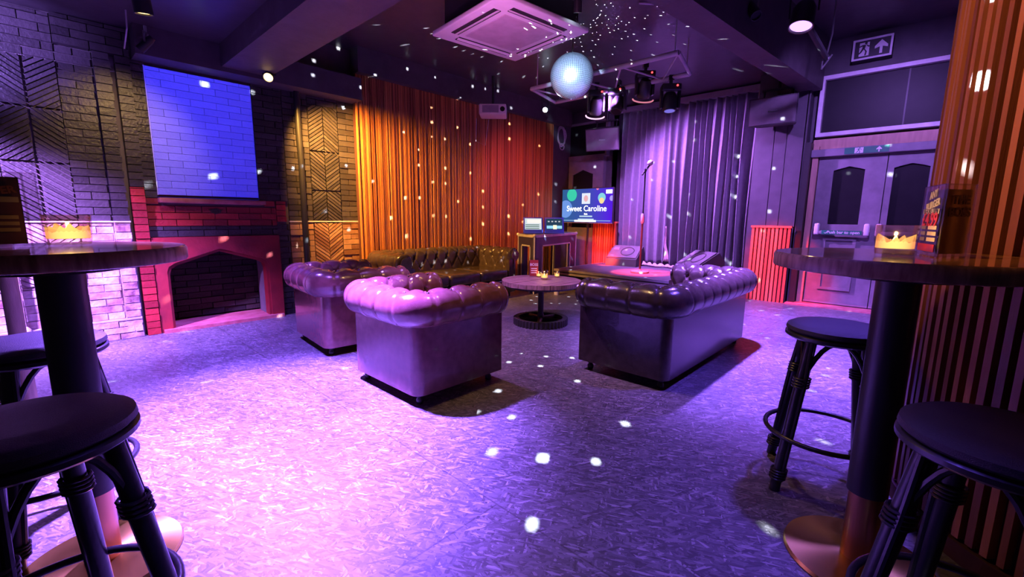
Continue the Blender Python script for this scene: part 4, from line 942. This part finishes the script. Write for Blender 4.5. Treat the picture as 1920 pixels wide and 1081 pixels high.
# --- hung speakers, cable coil
def hung_speaker(label, loc, rotz, tilt, wd, hh, dp):
    o = thing('hanging_speaker', label, 'speaker', loc, rotz, 'ceiling-hung loudspeakers'); R_ = Matrix.Rotation(tilt, 3, 'X')
    pr = [(-wd/2, -dp/2), (wd/2, -dp/2), (wd/2*.72, dp/2), (-wd/2*.72, dp/2)]
    def P(u, v, k): q = R_ @ Vector((u, v, k)); return tuple(q)
    MB().prism(pr, -hh/2, hh/2, P).build('cabinet', M_SPK, o)
    MB().prism([(-wd/2+.015, -hh/2+.015), (wd/2-.015, -hh/2+.015), (wd/2-.015, hh/2-.015), (-wd/2+.015, hh/2-.015)], -dp/2-.012, -dp/2, lambda u, v, k: tuple(R_ @ Vector((u, k, v)))).build('grille', M_GRILLE, o)
    MB().bb(-.05, .06, -.0, .01, -.012, .008).build('badge', M_CHROME, o).location = tuple(R_ @ Vector((0, -dp/2-.022, .0)))
    MB().tube([(-wd*.3, .05, hh/2), (-wd*.3, .08, hh/2+.14)], .012, 8).tube([(wd*.3, .05, hh/2), (wd*.3, .08, hh/2+.14)], .012, 8).bb(-wd*.35, wd*.35, .05, .11, hh/2+.12, hh/2+.14).tube([(0, .08, hh/2+.13), (0, .08, 3.25-loc[2])], .02, 8).build('bracket', M_BLACKMETAL, o)
    return o
hung_speaker('black loudspeaker hung above the television', (-4.45, 7.15, 2.60), math.radians(14), math.radians(14), .60, .38, .36)
hung_speaker('black loudspeaker hung right of the stage curtain beside the exit doors', (-1.74, 7.12, 2.66), math.radians(2), math.radians(6), .58, .36, .38)
cc = MB(); random.seed(9)
pts = []
for k in range(150):
    a = k*2*PI/32; r = .15+.016*math.sin(k*.7); pts.append((-5.478+.012*math.sin(k*.31), 7.22+r*.78*math.cos(a)+.012*math.sin(k*.13), 2.76+r*1.15*math.sin(a)))
pts = [(-5.48+.3*0, 0, 0)] and pts
cco = cc.tube(pts, .009, 6).tube([(-5.48, 7.24+.07*math.cos(u), 2.57+.06*math.sin(u)) for u in [2*PI*q/20 for q in range(20)]], .009, 6, closed=True).build('cable_coil', M_CABLE, smooth=True)
tag(cco, 'coiled grey cable hanging on the dark wall by the slats', 'cable')

# ------------------------------------------------------------------ ceiling things
ac = thing('air_conditioner', 'square white ceiling air conditioner cassette speckled with light dots', 'air conditioner', (-2.99, 3.12, 2.83), math.radians(-6.5))
h_ = .505
MB().rbox((0, 0, .022), (2*h_, 2*h_, .044), .012).build('fascia', M_PLASTIC, ac, smooth=True)
MB().rbox((0, 0, .008), (.58, .58, .03), .01).build('return_grille', mat('grey_pink_grille', (.55, .45, .50), .5), ac, smooth=True)
for k in range(4):
    a = k*PI/2
    MB().box((0, 0, 0), (.62, .075, .03)).build('outlet', M_VENT, ac, loc=tuple(rz(a) @ Vector((0, -.385, .010))), rot=(0, 0, a))
    MB().box((0, 0, 0), (.62, .03, .006)).build('louvre', M_PLASTIC, ac, loc=tuple(rz(a) @ Vector((0, -.375, -.008))), rot=(math.radians(18), 0, a))
MB().bb(-.42, .42, -.42, .42, .044, .415).build('casing', M_BLACK, ac, label='dark casing above the white fascia')

BC = Vector((-2.91, 3.98, 2.649)); BR_ = .222
mbk = thing('mirror_ball', 'mirror ball of small blue-white tiles hanging beside the air conditioner', 'mirror ball', tuple(BC))
tiles = MB(); core = MB(); NR, random_ = 40, random.Random(21)
hole = .0015  # pinholes made in the ball for the light inside it
def sph(th, ph, r): return Vector((r*math.sin(th)*math.cos(ph), r*math.sin(th)*math.sin(ph), r*math.cos(th)))
for i in range(NR):
    t0_, t1_ = PI*i/NR, PI*(i+1)/NR; tm = (t0_+t1_)/2
    nseg = 68
    for k in range(nseg):
        p0, p1 = 2*PI*k/nseg, 2*PI*(k+1)/nseg
        c4 = [sph(t0_, p0, BR_-.004), sph(t0_, p1, BR_-.004), sph(t1_, p1, BR_-.004), sph(t1_, p0, BR_-.004)]
        cen = sum(c4, Vector())/4; upness = math.cos(tm)
        prob = .46 if upness > .3 else (.36 if upness > .04 else (.24 if upness > -.2 else .42))
        if random_.random() < prob*math.sin(tm)**.7 and 4 < i < NR-5:
            n_ = cen.normalized(); ux = Vector((-math.sin((p0+p1)/2), math.cos((p0+p1)/2), 0)); uz = n_.cross(ux)
            hs = hole*random_.uniform(.55, 1.05)*(.8 if upness > .3 else .9)
            h4 = [cen+s1*ux*hs+s2*uz*hs for s1, s2 in ((-1, -1), (1, -1), (1, 1), (-1, 1))]
            # match winding to corners by nearest order
            best = min(range(8), key=lambda q: sum(((h4 if q < 4 else h4[::-1])[(j+q) % 4]-c4[j]).length for j in range(4)))
            hh4 = h4 if best < 4 else h4[::-1]; hh4 = [hh4[(j+best) % 4] for j in range(4)]
            for j in range(4): core.add([c4[j], c4[(j+1) % 4], hh4[(j+1) % 4], hh4[j]], [(0, 1, 2, 3)])
            f_ = .93; T4 = [cen*(BR_/(BR_-.004))+(c-cen)*f_ for c in c4]; H4 = [p+n_*.0045 for p in hh4]
            for j in range(4): tiles.add([T4[j], T4[(j+1) % 4], H4[(j+1) % 4], H4[j]], [(0, 1, 2, 3)])
        else:
            core.add(c4, [(0, 1, 2, 3)] if i not in (0, NR-1) else [(0, 1, 2, 3)])
            jx = Vector((random_.uniform(-1, 1), random_.uniform(-1, 1), random_.uniform(-1, 1)))*.0005
            tiles.add([cen*(BR_/(BR_-.004))+(c-cen)*.93+jx*(1 if q % 2 else -1) for q, c in enumerate(c4)], [(0, 1, 2, 3)])
core.build('ball_core', M_BALL, mbk, fix=False); tiles.build('mirror_tiles', M_TILE, mbk, fix=False)
MB().tube([(0, 0, BR_-.005), (0, 0, .58)], .006, 8).build('hanging_cord', M_BLACK, mbk)
MB().lathe([(0, .52), (.05, .52), (.05, .60), (0, .60)], seg=20).build('motor', M_BLACK, mbk)
MB().sphere((0, 0, -BR_-.004), .009, 8, 6).build('bottom_stud', M_CHROME, mbk)
point('mirror_ball_inner_light', tuple(BC), 5200, (.78, .88, 1), .0010)  # added light inside the ball; its pinhole beams stand in for reflected dots

def lamp_can(name, label, cat, loc, axis, r, ln, em, hang, m=M_BLACKMETAL, group=None):
    o = thing(name, label, cat, loc, 0, group); a = Vector(axis).normalized(); R_ = a.to_track_quat('Z', 'Y').to_matrix()
    MB().lathe([(0, -ln), (r*.7, -ln), (r*.95, -ln*.75), (r, 0), (r*.9, 0), (r*.86, -ln*.10)], seg=24, rot=R_).build('lamp_body', m, o, smooth=True)
    MB().lathe([(0, -ln*.08), (r*.86, -ln*.08)], seg=24, rot=R_).build('lamp_lens', em, o, fix=False)
    back = -a*ln*.55; side = a.cross(Vector((0, 0, 1))).normalized() if abs(a.z) < .98 else Vector((1, 0, 0))
    MB().tube([tuple(back+side*r*1.15), tuple(back+side*r*1.2+Vector((0, 0, hang*.6))), tuple(back-side*r*1.2+Vector((0, 0, hang*.6))), tuple(back-side*r*1.15)], .008, 6).tube([tuple(back+Vector((0, 0, hang*.6))), tuple(back+Vector((0, 0, hang)))], .012, 8).build('yoke', M_CHROME if m is not M_BLACKMETAL else M_BLACKMETAL, o)
    return o
lamp_can('spotlight', 'bright warm spotlight on the beam above the herringbone inset', 'spotlight', (-5.15, 1.79, 2.585), (.75, -.45, -.6), .05, .12, E_WARM, .12)
lamp_can('spotlight', 'small warm spotlight near the top left of the ceiling', 'spotlight', (-4.28, .685, 2.60), (-.15, .1, -1), .058, .14, E_WARM, .25)
lamp_can('stage_lamp', 'large violet lamp under the ceiling in front of the exit doors', 'spotlight', (-1.1, 5.05, 2.96), (-.05, -.30, -1), .105, .22, E_VIO, .55)
lamp_can('pin_spot', 'blue-white pin spot at the far end of the slat wall aimed at the mirror ball', 'spotlight', (-4.6, 5.62, 2.85), (.62, -.72, -.1), .042, .16, E_BLUE, .38)
lamp_can('pin_spot', 'small pin spot on the ceiling behind the air conditioner', 'spotlight', (-2.38, 3.31, 2.90), (-.2, .25, -.9), .035, .16, E_BLUE, .35)
lamp_can('track_spot', 'small black spotlight at the top of the brick wall left of the blue rectangle', 'spotlight', (-5.2, .775, 2.60), (-.3, -.6, -.75), .035, .15, M_DARKGLASS, .14, M_BLACK)
lamp_can('track_spot', 'black spotlight on the beam left of the violet lamp', 'spotlight', (-1.44, 4.88, 3.10), (.4, -.3, -.6), .05, .2, M_DARKGLASS, .2, M_BLACK)
# bracket of the violet lamp
vb = thing('lamp_bracket', 'thin metal bracket rods hanging behind the violet lamp', 'bracket', (-1.05, 6.1, 2.95))
MB().tube([(-.0, 0, .02), (.03, .0, .24), (.03, 0, .65)], .009, 6).tube([(-.03, -.02, -.12), (-.03, -.02, .02)], .009, 6).tube([(-.03, -.02, -.12), (.05, .0, .02)], .009, 6).build('rods', M_CHROME, vb)
MB().tube([(0, 0, 0), (-.05, -1.0, .12)], .03, 8).build('arm', M_BLACK, vb)
# hanging wires, upper left
hw = MB().tube([(-5.05, .69, 2.85), (-5.02, .68, 2.70), (-5.12, .66, 2.56)], .006, 6).tube([(-4.47, .62, 2.85), (-4.40, .64, 2.74)], .005, 6)
tag(hw.build('hanging_wire', M_WHITE, smooth=True), 'thin pale wires hanging at the upper left above the bricks', 'wire')

tr = thing('lighting_truss', 'aluminium lighting truss hanging in front of the stage', 'truss', (0, 0, 0))
z_ = 2.85; ya, yb, xa, xb = 4.62, 5.36, -4.02, -2.06
MB().tube([(xa, ya, z_), (xb, ya-.0, z_)], .027, 12).build('chord', M_TRUSS, tr, smooth=True); MB().tube([(xa-.18, yb, z_), (xb-.18, yb, z_)], .027, 12).build('chord', M_TRUSS, tr, smooth=True)
MB().tube([(xa, ya, z_), (xa-.18, yb, z_)], .022, 10).build('end_tube', M_TRUSS, tr, smooth=True); MB().tube([(xb, ya, z_), (xb-.18, yb, z_)], .022, 10).build('end_tube', M_TRUSS, tr, smooth=True)
nb_ = 6
for k in range(nb_):
    x0, x1 = xa+(xb-xa)*k/nb_, xa+(xb-xa)*(k+1)/nb_; a, b = ((x0, ya, z_), (x1-.18, yb, z_)) if k % 2 == 0 else ((x0-.18, yb, z_), (x1, ya, z_))
    MB().tube([a, b], .011, 8).build('brace', M_TRUSS, tr, smooth=True)
for x, y in ((xb-.04, ya), (xb-.22, yb), (xa+.1, ya), (xa-.1, yb)): MB().tube([(x, y, z_), (x, y, 3.25)], .007, 6).build('hanger_rod', M_TRUSS, tr)
def moving_head(label, loc, rotz, tilt, em, ring=None, dot=None):
    o = thing('moving_head_light', label, 'stage light', loc, rotz, 'stage lights hanging from the truss')
    MB().tube([(0, 0, 0), (0, 0, -.07)], .02, 8).bb(-.03, .03, -.035, .035, -.02, .035).build('clamp', M_BLACK, o)
    MB().rbox((0, 0, -.11), (.22, .18, .08), .015).build('base', M_BLACK, o, smooth=True)
    for sx in (-1, 1): MB().rbox((sx*.10, 0, -.24), (.03, .09, .20), .01).build('yoke_arm', M_BLACK, o, smooth=True)
    R_ = Matrix.Rotation(tilt, 3, 'X')
    MB().lathe([(0, .11), (.06, .11), (.08, .06), (.085, -.08), (.07, -.10), (.0, -.09)], (0, 0, -.27), 20, R_).build('head', M_BLACKMETAL, o, smooth=True)
    MB().lathe([(0, -.101), (.06, -.101)], (0, 0, -.27), 20, R_).build('lens', em, o, fix=False)
    if ring:
        MB().tube([tuple(R_ @ Vector((.125*math.cos(u), .125*math.sin(u), -.12))+Vector((0, 0, -.27))) for u in [PI*.95+PI*.95*q/14 for q in range(15)]], .009, 8).build('halo_ring', ring, o, smooth=True)
    if dot: MB().sphere((.06, -.095, -.10), .012, 8, 6).build('status_led', dot, o)
    return o
E_LENSV = emis('violet_lens', (.25, .2, .9), .8); E_LENSR = emis('red_lens', (.9, .15, .35), 1.0)
moving_head('stage light with a bright white-pink half ring, leftmost under the truss', (-3.50, 5.36, 2.95), math.radians(40), math.radians(30), E_LENSR, E_RING, E_RED)
moving_head('black stage light between the two ringed ones on the truss', (-3.17, 5.36, 2.92), math.radians(10), math.radians(-25), M_DARKGLASS, None, E_RED)
moving_head('stage light with a dim pink half ring near the middle of the truss', (-2.80, 5.36, 3.05), math.radians(40), math.radians(30), M_DARKGLASS, E_RINGDIM, E_RED)
moving_head('blue-lit stage light with a red dot at the right end of the truss', (-2.46, 5.36, 2.84), math.radians(35), math.radians(-8), E_LENSV, None, E_RED)

pj = thing('projector', 'white projector hanging in front of the orange slat wall', 'projector', (-4.98, 4.86, 2.75), math.radians(42))
MB().rbox((0, 0, .0), (.40, .34, .15), .02).build('body', M_PLASTIC, pj, smooth=True)
MB().bb(-.15, .09, -.178, -.168, -.05, .05).build('front_grille', mat('lilac_grille', (.35, .30, .38), .5, bump=.6, bscale=200), pj)
MB().lathe([(0, 0), (.035, 0), (.035, .012), (0, .012)], (0, 0, 0), 16, Matrix.Rotation(PI/2, 3, 'X')).build('lens', M_DARKGLASS, pj, loc=(.145, -.168, .0))
MB().bb(-.203, -.199, -.1, .06, -.02, .03).build('side_vent', M_VENT, pj)
MB().tube([(0, 0, .07), (0, 0, .50)], .02, 8).bb(-.1, .1, -.1, .1, .07, .085).build('ceiling_mount', M_BLACKMETAL, pj)
tag(MB().tube([(-5.2, 4.72, 2.66), (-5.3, 4.8, 2.35), (-5.25, 4.95, 2.3), (-5.12, 4.9, 2.66)], .005, 6).build('projector_cable', M_CABLE, smooth=True), 'thin cable loop hanging below the projector', 'cable')
# surface cables along the ceiling
random.seed(3)
wv = MB()
wv.tube([(-3.9, 2.2, 3.24), (-3.6, 2.5, 3.235), (-3.3, 2.3, 3.24)], .008, 6).tube([(-2.3, 4.2, 3.24), (-2.1, 4.4, 3.23), (-2.2, 4.6, 3.24), (-1.95, 4.7, 3.235)], .010, 6)
tag(wv.build('ceiling_cable', M_CABLE, smooth=True), 'loose grey cables clipped to the black ceiling', 'cable')
